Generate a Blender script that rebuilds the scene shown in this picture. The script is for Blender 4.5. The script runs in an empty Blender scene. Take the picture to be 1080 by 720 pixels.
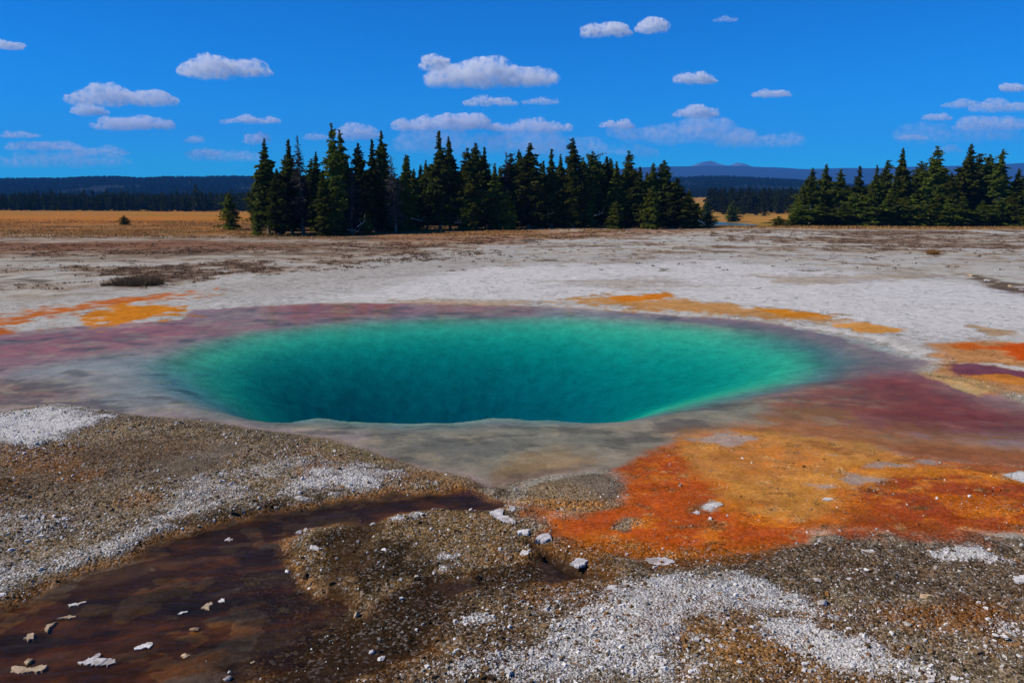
import bpy, math, random
import numpy as np
from mathutils import Vector, Euler

# ------------------------------------------------------------------ camera, world, sun, exposure
sc = bpy.context.scene
col = sc.collection
F = 847.0                      # focal length in pixels of the 1080 px wide photograph
CAMZ = 4.5
PITCH = math.atan((360 - 200) / F)
cam_d = bpy.data.cameras.new('camera')
cam = bpy.data.objects.new('camera', cam_d)
col.objects.link(cam)
cam.location = (0, 0, CAMZ)
cam.rotation_euler = (math.radians(90) - PITCH, 0, 0)
cam_d.sensor_width = 36
cam_d.lens = 36 * F / 1080
cam_d.clip_start = 0.1
cam_d.clip_end = 60000
sc.camera = cam

SUN_EL = math.radians(43)
SUN_DIR = Vector((-1.0, -0.16, 0)).normalized()          # horizontal direction towards the sun
w = bpy.data.worlds.new("World")
sc.world = w
w.use_nodes = True
nt = w.node_tree
nt.nodes.clear()
sky = nt.nodes.new('ShaderNodeTexSky')
sky.sky_type = 'NISHITA'
sky.sun_disc = False
sky.sun_elevation = SUN_EL
sky.sun_rotation = math.atan2(SUN_DIR.x, SUN_DIR.y)
sky.altitude = 2300
sky.air_density = 1.0
sky.dust_density = 0.4
sky.ozone_density = 3.0
hs = nt.nodes.new('ShaderNodeHueSaturation')
hs.inputs['Saturation'].default_value = 1.22
hs.inputs['Value'].default_value = 1.0
tint = nt.nodes.new('ShaderNodeMix')
tint.data_type = 'RGBA'; tint.blend_type = 'MULTIPLY'
tint.inputs[0].default_value = 1.0
tint.inputs[7].default_value = (0.02, 0.62, 1.10, 1)      # polarised, deep blue mountain sky
bgn = nt.nodes.new('ShaderNodeBackground')
bgn.inputs[1].default_value = 0.10
out = nt.nodes.new('ShaderNodeOutputWorld')
nt.links.new(sky.outputs[0], hs.inputs['Color'])
nt.links.new(hs.outputs[0], tint.inputs[6])
nt.links.new(tint.outputs[2], bgn.inputs[0])
nt.links.new(bgn.outputs[0], out.inputs[0])

sun_d = bpy.data.lights.new('sun', 'SUN')
sun = bpy.data.objects.new('sun', sun_d)
col.objects.link(sun)
sun_d.energy = 4.8
sun_d.angle = math.radians(0.5)
sun_d.color = (1.0, 0.91, 0.76)
d = Vector((SUN_DIR.x * math.cos(SUN_EL), SUN_DIR.y * math.cos(SUN_EL), math.sin(SUN_EL)))
sun.rotation_euler = d.to_track_quat('Z', 'Y').to_euler()
sun.location = (0, 0, 50)

sc.view_settings.view_transform = 'Standard'
sc.view_settings.look = 'None'
sc.view_settings.exposure = 0.28
sc.view_settings.gamma = 1
sc.view_settings.use_curve_mapping = False
sc.cycles.use_denoising = True
sc.cycles.max_bounces = 6
sc.cycles.diffuse_bounces = 2
sc.cycles.glossy_bounces = 2
sc.cycles.transmission_bounces = 4
sc.cycles.volume_bounces = 4
sc.cycles.transparent_max_bounces = 24
sc.cycles.sample_clamp_indirect = 4

rng = np.random.default_rng(7)
random.seed(7)

# ------------------------------------------------------------------ helpers
CP, SP = math.cos(PITCH), math.sin(PITCH)
def ray(px, py):
    u = (px - 540) / F; v = (360 - py) / F
    return np.array([u, v * SP + CP, v * CP - SP])
def P(px, py, z=0.0):                     # where the sight line meets the level z
    r = ray(px, py); t = (z - CAMZ) / r[2]
    return np.array([r[0] * t, r[1] * t, z])
def at(px, py, Y):                        # the point of the sight line at distance Y
    r = ray(px, py); t = Y / r[1]
    return np.array([r[0] * t, Y, CAMZ + r[2] * t])
def lin(c):
    c = np.asarray(c, float) / 255.0
    return np.where(c <= 0.04045, c / 12.92, ((c + 0.055) / 1.055) ** 2.4)

def hash2(i, j, seed):
    h = (i.astype(np.int64) * 374761393 + j.astype(np.int64) * 668265263 + seed * 974711) & 0xFFFFFFFF
    h = ((h ^ (h >> 13)) * 1274126177) & 0xFFFFFFFF
    h = h ^ (h >> 16)
    return (h & 0xFFFF) / 65535.0
def vnoise(x, y, seed=0):
    xi = np.floor(x); yi = np.floor(y)
    fx = x - xi; fy = y - yi
    fx = fx * fx * (3 - 2 * fx); fy = fy * fy * (3 - 2 * fy)
    a = hash2(xi, yi, seed); b = hash2(xi + 1, yi, seed)
    c = hash2(xi, yi + 1, seed); d_ = hash2(xi + 1, yi + 1, seed)
    return (a * (1 - fx) + b * fx) * (1 - fy) + (c * (1 - fx) + d_ * fx) * fy
def fbm(x, y, seed=0, oct=4, gain=0.5):
    s = np.zeros_like(x); a = 1.0; t = 0.0
    for k in range(oct):
        s += a * vnoise(x * 2 ** k + 17.3 * k, y * 2 ** k + 5.1 * k, seed + k)
        t += a; a *= gain
    return (s / t * 2 - 1) * 1.5                  # about -1 .. 1
def sstep(a, b, x):
    t = np.clip((x - a) / (b - a), 0, 1)
    return t * t * (3 - 2 * t)
def sdf(poly, X, Y):
    """signed distance, negative inside"""
    poly = np.asarray(poly, float)[:, :2]
    d2 = np.full(X.shape, 1e18); ins = np.zeros(X.shape, bool)
    n = len(poly)
    for i in range(n):
        ax, ay = poly[i]; bx, by = poly[(i + 1) % n]
        ex, ey = bx - ax, by - ay
        t = np.clip(((X - ax) * ex + (Y - ay) * ey) / (ex * ex + ey * ey + 1e-12), 0, 1)
        dd = (X - ax - ex * t) ** 2 + (Y - ay - ey * t) ** 2
        d2 = np.minimum(d2, dd)
        c = ((ay > Y) != (by > Y)) & (X < (bx - ax) * (Y - ay) / (by - ay + 1e-12) + ax)
        ins ^= c
    s = np.sqrt(d2)
    return np.where(ins, -s, s)
def W(pts, z=0.0):
    return [P(a, b, z)[:2] for a, b in pts]

def link(name, me, mat, parent=None):
    o = bpy.data.objects.new(name, me)
    if mat is not None and len(me.materials) == 0:
        me.materials.append(mat)
    col.objects.link(o)
    if parent is not None:
        o.parent = parent
    return o
def mesh_np(name, V, Fc, smooth=False):
    """V (n,3); Fc (m,k) index array with k = 3 or 4"""
    V = np.ascontiguousarray(V, dtype=np.float32); Fc = np.ascontiguousarray(Fc, dtype=np.int32)
    me = bpy.data.meshes.new(name)
    me.vertices.add(len(V)); me.vertices.foreach_set('co', V.ravel())
    m, k = Fc.shape
    me.loops.add(m * k); me.loops.foreach_set('vertex_index', Fc.ravel())
    me.polygons.add(m)
    me.polygons.foreach_set('loop_start', np.arange(m, dtype=np.int32) * k)
    me.polygons.foreach_set('loop_total', np.full(m, k, dtype=np.int32))
    me.polygons.foreach_set('use_smooth', np.full(m, smooth, dtype=bool))
    me.update(calc_edges=True)
    return me
def attr(me, name, arr, domain='POINT'):
    a = me.attributes.new(name, 'FLOAT_COLOR', domain)
    full = np.ones((len(arr), 4), np.float32); full[:, :arr.shape[1]] = arr
    a.data.foreach_set('color', full.ravel())
def tag(o, label=None, cat=None, group=None, kind=None):
    if label: o['label'] = label
    if cat: o['category'] = cat
    if group: o['group'] = group
    if kind: o['kind'] = kind
    return o

class NT:
    def __init__(s, name):
        s.m = bpy.data.materials.new(name); s.m.use_nodes = True
        s.t = s.m.node_tree; s.t.nodes.clear()
        s.out = s.n('ShaderNodeOutputMaterial')
    def n(s, t, **k):
        x = s.t.nodes.new(t)
        for a, b in k.items(): setattr(x, a, b)
        return x
    def l(s, a, b): s.t.links.new(a, b)
    def setin(s, i, v):
        if isinstance(v, bpy.types.NodeSocket): s.l(v, i)
        else: i.default_value = v
    def math(s, op, a, b=0.0, clamp=False):
        x = s.n('ShaderNodeMath', operation=op, use_clamp=clamp)
        s.setin(x.inputs[0], a); s.setin(x.inputs[1], b)
        return x.outputs[0]
    def mix(s, f, a, b, blend='MIX'):
        x = s.n('ShaderNodeMix', data_type='RGBA', blend_type=blend)
        s.setin(x.inputs[0], f); s.setin(x.inputs[6], a); s.setin(x.inputs[7], b)
        return x.outputs[2]
    def noise(s, vec, scale, detail=4, rough=0.5, dist=0.0):
        x = s.n('ShaderNodeTexNoise')
        if vec is not None: s.l(vec, x.inputs['Vector'])
        x.inputs['Scale'].default_value = scale; x.inputs['Detail'].default_value = detail
        x.inputs['Roughness'].default_value = rough; x.inputs['Distortion'].default_value = dist
        return x
    def ramp(s, v, lo, hi, a=0.0, b=1.0):
        x = s.n('ShaderNodeMapRange', interpolation_type='SMOOTHSTEP')
        s.setin(x.inputs[0], v); s.setin(x.inputs[1], lo); s.setin(x.inputs[2], hi)
        x.inputs[3].default_value = a; x.inputs[4].default_value = b
        return x.outputs[0]
    def pos(s):
        return s.n('ShaderNodeNewGeometry').outputs['Position']
    def map(s, vec, scale):
        x = s.n('ShaderNodeMapping'); s.l(vec, x.inputs['Vector']); x.inputs['Scale'].default_value = scale
        return x.outputs[0]
    def bsdf(s, colr, rough=0.8, spec=0.3, normal=None):
        b = s.n('ShaderNodeBsdfPrincipled')
        s.setin(b.inputs['Base Color'], colr); s.setin(b.inputs['Roughness'], rough)
        s.setin(b.inputs['Specular IOR Level'], spec)
        if normal is not None: s.l(normal, b.inputs['Normal'])
        return b
    def bump(s, h, strength=0.5, dist=0.02):
        x = s.n('ShaderNodeBump'); s.setin(x.inputs['Strength'], strength); x.inputs['Distance'].default_value = dist
        s.l(h, x.inputs['Height']); return x.outputs[0]

# ------------------------------------------------------------------ terrain
def macro(x, y):
    """large form of the land: sinter platform, then falling to prairie (left) and river valley (right)"""
    x = np.asarray(x, float); y = np.asarray(y, float)
    ang = x / np.maximum(y, 1.0)
    left = np.interp(y, [-100, 88, 110, 150, 250, 400, 600, 1200, 12000], [0, 0, -.12, -.7, -3.0, -6.4, -8, -9, -9])
    right = np.interp(y, [-100, 96, 104, 122, 160, 190, 240, 350, 700, 1200, 12000], [0, 0, -.25, -1.4, -4.0, -5.0, -5.0, -5.0, -4.4, -6, -9])
    t = sstep(0.10, 0.20, ang)
    z = left * (1 - t) + right * t
    z = z + fbm(x / 30, y / 30, 3, 3) * 0.10 * sstep(40, 90, y)
    z = z + fbm(x / 140, y / 140, 5, 3) * 0.8 * sstep(140, 400, y)
    return z
def M(x, y):
    return float(macro(np.array([float(x)]), np.array([float(y)]))[0])

SHELF = W([(-260, 372), (-120, 358), (0, 351), (60, 345), (120, 341), (190, 336), (206, 326), (330, 319.5), (460, 318.5), (560, 322),
           (640, 326), (700, 331), (770, 335), (850, 345), (915, 356), (960, 371), (985, 380), (960, 392), (1010, 401), (1080, 424), (1200, 440), (1330, 470),
           (1200, 500), (1080, 488), (1000, 482), (930, 476), (850, 462), (780, 452), (735, 462), (690, 478), (650, 494), (600, 497), (555, 503), (520, 515),
           (495, 500), (440, 490), (385, 472), (345, 460), (300, 454), (235, 444), (140, 435), (100, 428), (60, 424), (0, 432), (-150, 440), (-300, 420)])
HOLE = W([(190, 388), (225, 370), (275, 356), (340, 348), (450, 341), (600, 340), (710, 346), (800, 355), (855, 367), (872, 380),
          (850, 398), (780, 413), (710, 426), (650, 435), (600, 437), (560, 442), (520, 440), (480, 444), (420, 445), (370, 443), (310, 435), (255, 424), (215, 409)], -.16)
CHAN = W([(-200, 690), (0, 641), (60, 619), (105, 603), (150, 586), (165, 575), (200, 562), (245, 550), (300, 536), (350, 527), (420, 519), (490, 516), (535, 527),
          (515, 536), (470, 533), (430, 535), (398, 542), (360, 548), (325, 554), (298, 566), (306, 590), (316, 612), (340, 628), (372, 640),
          (385, 655), (355, 672), (325, 690), (285, 705), (220, 722), (120, 745), (-200, 800)])
FING = W([(380, 540), (402, 545), (398, 565), (388, 590), (372, 612), (378, 640), (350, 640), (345, 610), (350, 575), (362, 552)])
BAND = W([(560, 568), (572, 580), (606, 608), (640, 612), (585, 616), (545, 610), (500, 622), (468, 640), (450, 668), (430, 695), (360, 715), (300, 735), (280, 715), (340, 690),
          (395, 655), (425, 632), (470, 615), (520, 604), (556, 596), (566, 586)])

# ---- tensor grid, fine near the camera and coarse towards the horizon
def steps(start, end, s0, ratio, fine_to):
    v = [start]
    while v[-1] < end:
        x = v[-1]
        v.append(x + (s0 if x < fine_to else s0 + ratio * (x - fine_to)))
    return np.array(v)
xr = steps(0, 14000, 0.05, 0.03, 13.0)
gx = np.concatenate([-xr[:0:-1], xr])
y1 = steps(4.5, 34, 0.04, 0.006, 13)
y2 = steps(y1[-1], 16000, 0.16, 0.014, 34)
gy = np.concatenate([np.linspace(-40, -2, 12), np.linspace(-1, 4.3, 30), y1, y2[1:]])
NX, NY = len(gx), len(gy)
X, Y = np.meshgrid(gx, gy)
X = X.ravel(); Y = Y.ravel()
N = len(X)
Z = macro(X, Y)
near = (Y < 135) & (np.abs(X) < 110) & (Y > -5)
nx_, ny_ = X[near], Y[near]
# warped coordinates make every outline irregular at the scale of the crust itself
sc_ = np.clip(ny_ / 12.0, 0.5, 4)
wx = nx_ + (fbm(nx_ * 3.5, ny_ * 3.5, 13, 4, .65) * .07 + fbm(nx_ * 1.1, ny_ * 1.1, 11, 5, .6) * .16 + fbm(nx_ * .3, ny_ * .3, 12, 4) * .18) * sc_
wy = ny_ + (fbm(nx_ * 3.5, ny_ * 3.5, 23, 4, .65) * .07 + fbm(nx_ * 1.1, ny_ * 1.1, 21, 5, .6) * .16 + fbm(nx_ * .3, ny_ * .3, 22, 4) * .16) * sc_
def D(poly, warp=True):
    xs, ys = (wx, wy) if warp else (nx_, ny_)
    pl = np.asarray(poly); m = 6.0
    bb = (xs > pl[:, 0].min() - m) & (xs < pl[:, 0].max() + m) & (ys > pl[:, 1].min() - m) & (ys < pl[:, 1].max() + m)
    o = np.full(xs.shape, m)
    o[bb] = np.minimum(sdf(pl, xs[bb], ys[bb]), m)
    return o
swx = nx_ + fbm(nx_ * .8, ny_ * .8, 61, 4) * .07 * sc_
swy = ny_ + fbm(nx_ * .8, ny_ * .8, 62, 4) * .06 * sc_
def D2(poly):                              # gently warped
    pl = np.asarray(poly); m = 6.0
    bb = (swx > pl[:, 0].min() - m) & (swx < pl[:, 0].max() + m) & (swy > pl[:, 1].min() - m) & (swy < pl[:, 1].max() + m)
    o = np.full(swx.shape, m)
    o[bb] = np.minimum(sdf(pl, swx[bb], swy[bb]), m)
    return o
dS, dH, dC, dB = D2(SHELF), D2(HOLE), D(CHAN), D(BAND)

# ------------------------------------------------------------------ ground colours (sRGB as the mineral and mat colours read in the photo)
K = np.array([.76, .76, .66])
base = np.zeros((len(nx_), 3))
msk = np.zeros((len(nx_), 3))             # R crust, G wet, B gravel
lf = fbm(nx_ * .45, ny_ * .45, 31, 5)
hf = fbm(nx_ * 2.2, ny_ * 2.2, 32, 5, .6)
st = fbm(nx_ / 9, ny_ / 1.6, 33, 5, .55)   # drawn-out streaks of the far platform
st2 = fbm(nx_ / 5, ny_ / .9, 34, 5, .6)
def put(a, rgb, crust=None, wet=None, grav=None):
    a = np.clip(a, 0, 1)
    base[:] = base * (1 - a[:, None]) + lin(rgb) * K * a[:, None]
    for k, v in enumerate((crust, wet, grav)):
        if v is not None:
            msk[:, k] = msk[:, k] * (1 - a) + v * a
def lay(pts, rgb, s=.25, crust=None, wet=None, grav=None, amt=1.0, nz=0.0, nzf=hf):
    dd = D(W(pts)) + nz * nzf + hf * s * .6
    put(sstep(s * 1.3, -s * 1.3, dd) * amt, rgb, crust, wet, grav)

# far sinter platform
put(np.ones(len(nx_)), (196, 191, 187), .62, 0.0, .30)
put(sstep(-.1, .5, st) * .6, (152, 140, 134))
put(sstep(.0, .5, lf) * .3, (186, 172, 160))
# mottled vegetation and dirt streaks on its far part
fy = sstep(44, 66, ny_) * (1 - sstep(150, 200, ny_))
leftw = sstep(2, -14, nx_)
rightw = sstep(14, 30, nx_)
m1 = fbm(nx_ / 3.2 + ny_ / 9, ny_ / 3.0, 39, 6, .68); m2 = fbm(nx_ / 1.6, ny_ / 1.8, 35, 5, .68); m3 = fbm(nx_ / 12, ny_ / 4.5, 37, 5, .6)
fy = sstep(40, 62, ny_)
put(sstep(-.1, .45, m3 + .45 * leftw) * fy * (.45 + .25 * leftw), (138, 120, 108), .2, 0, .7)
put(sstep(.12, .50, m1 + .35 * m3 + .25 * leftw) * fy * .85, (112, 86, 70), .0, 0, .9)
put(sstep(.25, .60, m2 + .3 * m3) * fy * .85, (84, 66, 54), .0, 0, .9)
put(sstep(.15, .5, m2 - m1 * .3) * rightw * sstep(46, 60, ny_) * .8, (122, 102, 94), .1, 0, .9)
put(sstep(.25, .6, m2) * sstep(30, 40, ny_) * .45, (134, 112, 96), .0, 0, .9)
def pline(pts, rgb, h, amt, nz=.3):
    up = [(a_, b_ - h) for a_, b_ in pts]; dn_ = [(a_, b_ + h) for a_, b_ in pts][::-1]
    lay(up + dn_, rgb, .35, 0, 0, .8, amt, nz, hf)
SCR = [([(-300, 296), (0, 291), (60, 288), (110, 293), (150, 302), (250, 293), (380, 281), (530, 271), (520, 264), (430, 264), (300, 274), (150, 281), (0, 283), (-300, 288)], .85),
       ([(-300, 262), (0, 258), (200, 256), (300, 260), (420, 254), (560, 248), (700, 243), (700, 247), (560, 256), (400, 264), (200, 268), (0, 272), (-300, 278)], .8),
       ([(-200, 302), (0, 299), (110, 296), (120, 305), (60, 314), (0, 322), (-200, 340)], .35),
       ([(740, 243), (1080, 241), (1400, 242), (1400, 264), (1080, 264), (940, 267), (840, 262), (760, 254)], .6)]
scrd = np.zeros(len(nx_))
for pts, v in SCR:
    scrd = np.maximum(scrd, v * sstep(1.5, -1.5, D(W(pts)) + 1.6 * m1))
put(scrd * sstep(-.5, .25, m2 + .6 * m1), (120, 94, 78), .0, 0, .9)
put(scrd * sstep(.0, .5, m2), (82, 62, 50), .0, 0, .9)
pline([(0, 277), (110, 273), (200, 269), (330, 268), (430, 262), (560, 251)], (96, 84, 78), .7, .7)
pline([(0, 299), (60, 291), (130, 286), (240, 281)], (104, 92, 86), .6, .6)
pline([(206, 312), (280, 303), (420, 290), (520, 281)], (120, 100, 84), .6, .6)
pline([(700, 262), (800, 268), (880, 277), (960, 283), (1015, 291)], (104, 92, 84), .7, .7)
pline([(780, 275), (880, 286), (1000, 288), (1080, 296)], (140, 128, 120), .6, .5)
pline([(560, 268), (700, 262), (840, 262), (1000, 268), (1080, 272)], (132, 116, 106), .6, .5)
# reddish band in front of the grass, left
lay([(-400, 262), (0, 255), (200, 254), (290, 256), (300, 262), (150, 264), (0, 267), (-400, 275)], (124, 78, 56), 3.0, 0, 0, .9, .75, 3.0, st2)
lay([(380, 251), (450, 247), (560, 244), (680, 243), (745, 243), (760, 246), (660, 250), (520, 256), (430, 260)], (138, 92, 60), 2.5, 0, 0, .8, .65, 3.5, st2)
# dry grass prairie
gr = sstep(74, 86, ny_ + 6 * st) * sstep(.10, -.02, nx_ / np.maximum(ny_, 1))
put(gr, (150, 98, 50), .0, 0, .7)
put(gr * sstep(.0, .5, m3) * .6, (112, 78, 44))
put(gr * sstep(.25, .6, m1) * .5, (160, 142, 124))
put(gr * sstep(.1, .5, st2) * .6, (150, 120, 84))
put(gr * sstep(100, 130, ny_) * .75, (178, 106, 34))
gr2 = sstep(90, 97, ny_ + 2 * st) * sstep(.05, .12, nx_ / np.maximum(ny_, 1))
put(gr2 * .8, (165, 125, 70), .0, 0, .7)
lay([(258, 249), (300, 251), (400, 248), (420, 244), (560, 241), (750, 240), (762, 237), (740, 232), (400, 233), (262, 236)], (84, 66, 40), 1.2, 0, 0, .8, .95, 2.5, st2)
lay([(835, 239.5), (1080, 238.4), (1400, 238), (1400, 232), (900, 232), (840, 235)], (74, 66, 36), 1.0, 0, 0, .8, .9, 1.0, st2)
# pale smooth apron around the far rim
lay([(210, 322), (330, 300), (520, 280), (760, 275), (960, 290), (1080, 312), (1200, 345), (1080, 352), (1000, 362), (930, 350), (760, 325), (560, 316), (330, 318)],
    (208, 203, 203), 1.6, .85, 0, .15, .75, 1.0, st)
lay([(800, 292), (880, 290), (960, 292), (900, 300), (840, 300)], (178, 150, 120), .5, .3, 0, .2, .6, 1.2, st2)
lay([(560, 298), (700, 292), (740, 300), (650, 306)], (178, 156, 134), .6, .3, 0, .2, .45, 1.2, st2)
lay([(900, 296), (1000, 300), (1080, 305), (1160, 320), (1080, 330), (980, 322), (920, 310)], (178, 176, 192), 1.0, .8, 0, .05, .7, .8, st)
# left white strip between the rubble and the orange deposit
lay([(-200, 300), (0, 318), (150, 305), (260, 296), (400, 272), (520, 262), (560, 268), (420, 300), (330, 318), (205, 322), (205, 311), (110, 318), (40, 330), (0, 340), (-200, 352)],
    (176, 168, 162), .9, .6, 0, .3, .8, .8, st2)
# ---- dry crusty ground on the near side
lay([(-400, 445), (0, 430), (140, 432), (300, 448), (385, 470), (500, 500), (535, 528), (600, 545), (700, 590), (830, 565), (1000, 560), (1300, 560), (1700, 900), (-700, 900)],
    (116, 101, 84), .4, .24, .0, .95)
lay([(-300, 470), (0, 470), (120, 470), (250, 480), (230, 500), (150, 515), (80, 545), (0, 560), (-300, 590)], (104, 88, 74), .6, .12, 0, .8, .8, .3, hf)
lay([(330, 462), (420, 478), (500, 497), (470, 506), (420, 492), (380, 490), (330, 480)], (140, 118, 82), .3, .2, 0, .9, .8, .2, hf)
lay([(0, 500), (90, 478), (150, 470), (250, 470), (215, 490), (120, 500), (0, 522)], (98, 78, 64), .3, .0, .35, .4, .6, .3, hf)
lay([(150, 490), (240, 470), (250, 478), (200, 500), (120, 512)], (110, 104, 100), .2, 0, .5, .3, .6, .15)
lay([(420, 484), (500, 496), (535, 510), (500, 516), (440, 508)], (160, 108, 55), .25, 0, .1, .8, .7, .2)
lay([(395, 535), (520, 536), (560, 560), (570, 590), (480, 612), (420, 630), (345, 625), (312, 600), (300, 568), (345, 556)], (112, 90, 64), .2, .14, 0, .95, .9, .1)
lay([(300, 566), (350, 556), (358, 600), (400, 640), (420, 690), (350, 720), (320, 650), (318, 600)], (100, 74, 44), .25, .1, .1, .95, .7, .2)
lay([(440, 640), (560, 600), (700, 605), (640, 640), (560, 680), (520, 730), (380, 740), (420, 700)], (100, 78, 58), .3, .2, 0, .95, .8, .25)
lay([(240, 720), (420, 690), (450, 740), (200, 760)], (84, 54, 26), .2, .1, .2, .9, .7, .2)
lay([(840, 565), (1000, 570), (1120, 590), (1200, 660), (1080, 655), (960, 640), (860, 615), (760, 605), (720, 595)], (96, 80, 68), .3, .12, 0, .95, .85, .2)
lay([(860, 655), (960, 640), (1100, 650), (1100, 668), (1000, 672), (930, 668)], (112, 66, 28), .18, .02, .05, .9, .7, .2)
lay([(820, 600), (900, 612), (1000, 630), (940, 640), (840, 622)], (74, 62, 54), .2, .02, .1, .8, .6, .15)
lay([(840, 562), (900, 556), (1080, 566), (1080, 574), (950, 572), (870, 573), (830, 580)], (122, 110, 98), .08, .15, .1, .8, .9, .05)
lay([(700, 660), (800, 655), (860, 680), (880, 720), (720, 720)], (124, 96, 62), .25, .2, 0, .95, .7, .2)
# rust-coloured mats seeping along the edges
put(sstep(.25, .55, fbm(nx_ * .9, ny_ * .9, 41, 5, .6)) * sstep(16, 12, ny_) * .45 * sstep(.3, .6, dS), (132, 84, 40))
put(sstep(.25, .5, fbm(nx_ * .7, ny_ * .7, 42, 5, .6)) * sstep(15, 11, ny_) * .5 * sstep(.3, .6, dS), (74, 56, 42))
# white crust patches
CR = [([(-60, 428), (20, 425), (60, 423), (105, 430), (120, 440), (90, 450), (62, 462), (35, 470), (0, 466), (-60, 470)], .88, .22),
      ([(298, 514), (312, 502), (340, 498), (400, 496), (425, 500), (405, 516), (350, 528), (310, 536), (298, 528)], .74, .2),
      ([(160, 512), (205, 500), (240, 503), (255, 515), (240, 545), (190, 566), (140, 592), (70, 612), (0, 634), (-60, 650), (-60, 600), (60, 592), (120, 570), (170, 545)], .58, .25),
      ([(235, 500), (330, 480), (340, 490), (250, 515)], .5, .12), ([(-60, 548), (60, 540), (110, 552), (60, 572), (-60, 590)], .5, .3),
      ([(150, 562), (180, 540), (235, 545), (180, 572), (140, 592), (60, 606)], .62, .2),
      ([(690, 612), (760, 606), (800, 618), (850, 632), (905, 655), (930, 664), (880, 662), (820, 650), (790, 655), (740, 668), (700, 690), (735, 712), (720, 725), (600, 725), (560, 700), (600, 664), (650, 650), (655, 628)], .70, .15),
      ([(790, 652), (850, 660), (900, 678), (960, 700), (1010, 722), (960, 722), (880, 706), (820, 690), (780, 668)], .78, .12),
      ([(975, 577), (1020, 578), (1075, 590), (1066, 598), (1010, 592), (975, 586)], .8, .08), ([(1050, 662), (1100, 664), (1100, 680), (1060, 675)], .6, .1),
      ([(458, 656), (480, 646), (510, 647), (528, 655), (505, 668), (470, 673)], .82, .08), ([(470, 628), (510, 620), (520, 630), (480, 640)], .45, .1),
      ([(548, 640), (620, 632), (640, 645), (560, 655)], .45, .1), ([(660, 594), (690, 586), (715, 592), (690, 602)], .8, .04),
      ([(300, 545), (330, 556), (345, 600), (320, 606)], .40, .1), ([(385, 560), (420, 556), (430, 590), (395, 600)], .42, .1),
      ([(395, 543), (440, 538), (445, 546), (400, 552)], .7, .05), ([(445, 586), (490, 580), (480, 598), (450, 600)], .7, .05),
      ([(470, 706), (540, 695), (600, 712), (560, 725), (480, 722)], .62, .1)]
for pts, v, s in CR:
    dd = D(W(pts)) + .22 * hf; a = sstep(s * 1.6, -s * 1.6, dd)
    msk[:, 0] = msk[:, 0] * (1 - a) + np.maximum(msk[:, 0], v) * a
    if v > .85:
        msk[:, 2] = msk[:, 2] * (1 - a) + .6 * a
# ---- shelf: shallow floor round the deep vent
sh = sstep(.12, -.12, dS)
put(sh, (150, 132, 134), 0, .75, .05)
def lays(pts, rgb, s=.5, amt=1.0, nz=.5, nzf=lf, **k):
    dd = D(W(pts)) + nz * nzf
    put(sstep(s, -s, dd) * amt * sh, rgb, **k)
lays([(-300, 380), (0, 352), (120, 342), (205, 328), (330, 318), (560, 318), (560, 330), (330, 338), (220, 352), (120, 375), (0, 395), (-300, 420)], (160, 108, 108), 1.2, .9)
lays([(-300, 345), (0, 352), (200, 340), (330, 318), (430, 318), (420, 326), (250, 345), (90, 365), (0, 378), (-300, 400)], (162, 88, 84), 1.0, .7, .8, st)
lays([(200, 332), (300, 322), (320, 335), (230, 345)], (176, 138, 134), 1.0, .5, .8, st)
lays([(-300, 405), (0, 400), (80, 395), (120, 405), (80, 420), (0, 425), (-300, 425)], (150, 100, 84), .7, .8, .5, st)
lays([(40, 385), (110, 372), (200, 380), (240, 420), (130, 428), (60, 410)], (152, 148, 152), .8, .6, .6, st)
lays([(200, 420), (330, 442), (380, 448), (350, 460), (240, 442), (160, 432)], (140, 130, 122), .3, .7, .3)
lays([(640, 326), (780, 334), (920, 356), (985, 382), (900, 400), (860, 380), (800, 352), (700, 338)], (134, 108, 110), .8, .9, .4)
lays([(900, 385), (985, 392), (1080, 424), (1300, 440), (1330, 470), (1200, 480), (1080, 462), (980, 458), (900, 446), (840, 430), (790, 420), (860, 400)], (134, 58, 46), 1.4, .97, .6, st)
lays([(860, 400), (960, 410), (900, 440), (820, 450), (740, 452), (790, 425)], (142, 84, 62), 1.3, .8, .6, st)
lays([(730, 452), (800, 445), (900, 450), (1080, 468), (1200, 482), (1080, 490), (930, 478), (850, 464), (780, 454)], (165, 100, 44), .5, .8, .5, st)
lays([(700, 448), (760, 425), (850, 428), (960, 446), (1080, 462), (1200, 474), (1200, 482), (1080, 488), (930, 474), (800, 456)], (166, 100, 46), .7, .75, .9, hf)
lays([(700, 445), (800, 410), (900, 428), (820, 448)], (150, 104, 64), .6, .45, .8, hf)
lays([(380, 448), (450, 448), (600, 436), (720, 428), (800, 420), (800, 440), (740, 452), (735, 462), (690, 478), (650, 494), (600, 497), (555, 503), (520, 515), (495, 500), (440, 490), (385, 470)], (142, 128, 116), .5, .95, .4)
lays([(560, 470), (600, 466), (640, 480), (600, 494), (560, 502), (530, 510)], (150, 112, 72), .3, .7, .2, hf)
lays([(350, 452), (450, 456), (560, 460), (540, 480), (470, 490), (400, 474)], (110, 104, 100), .25, .7, .4, hf)
lays([(820, 360), (960, 382), (880, 398)], (120, 104, 104), .4, .5)
put(sh * sstep(.1, .5, fbm(nx_ * .9, ny_ * 1.6, 51, 6, .65)) * sstep(.0, .3, dH) * (.6 - .4 * sstep(5, 9, nx_)), (84, 76, 72))
put(sh * sstep(.15, .5, fbm(nx_ * 1.4, ny_ * 2.4, 52, 6, .65)) * sstep(.0, .3, dH) * (.4 - .3 * sstep(5, 9, nx_)), (172, 150, 128))
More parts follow.
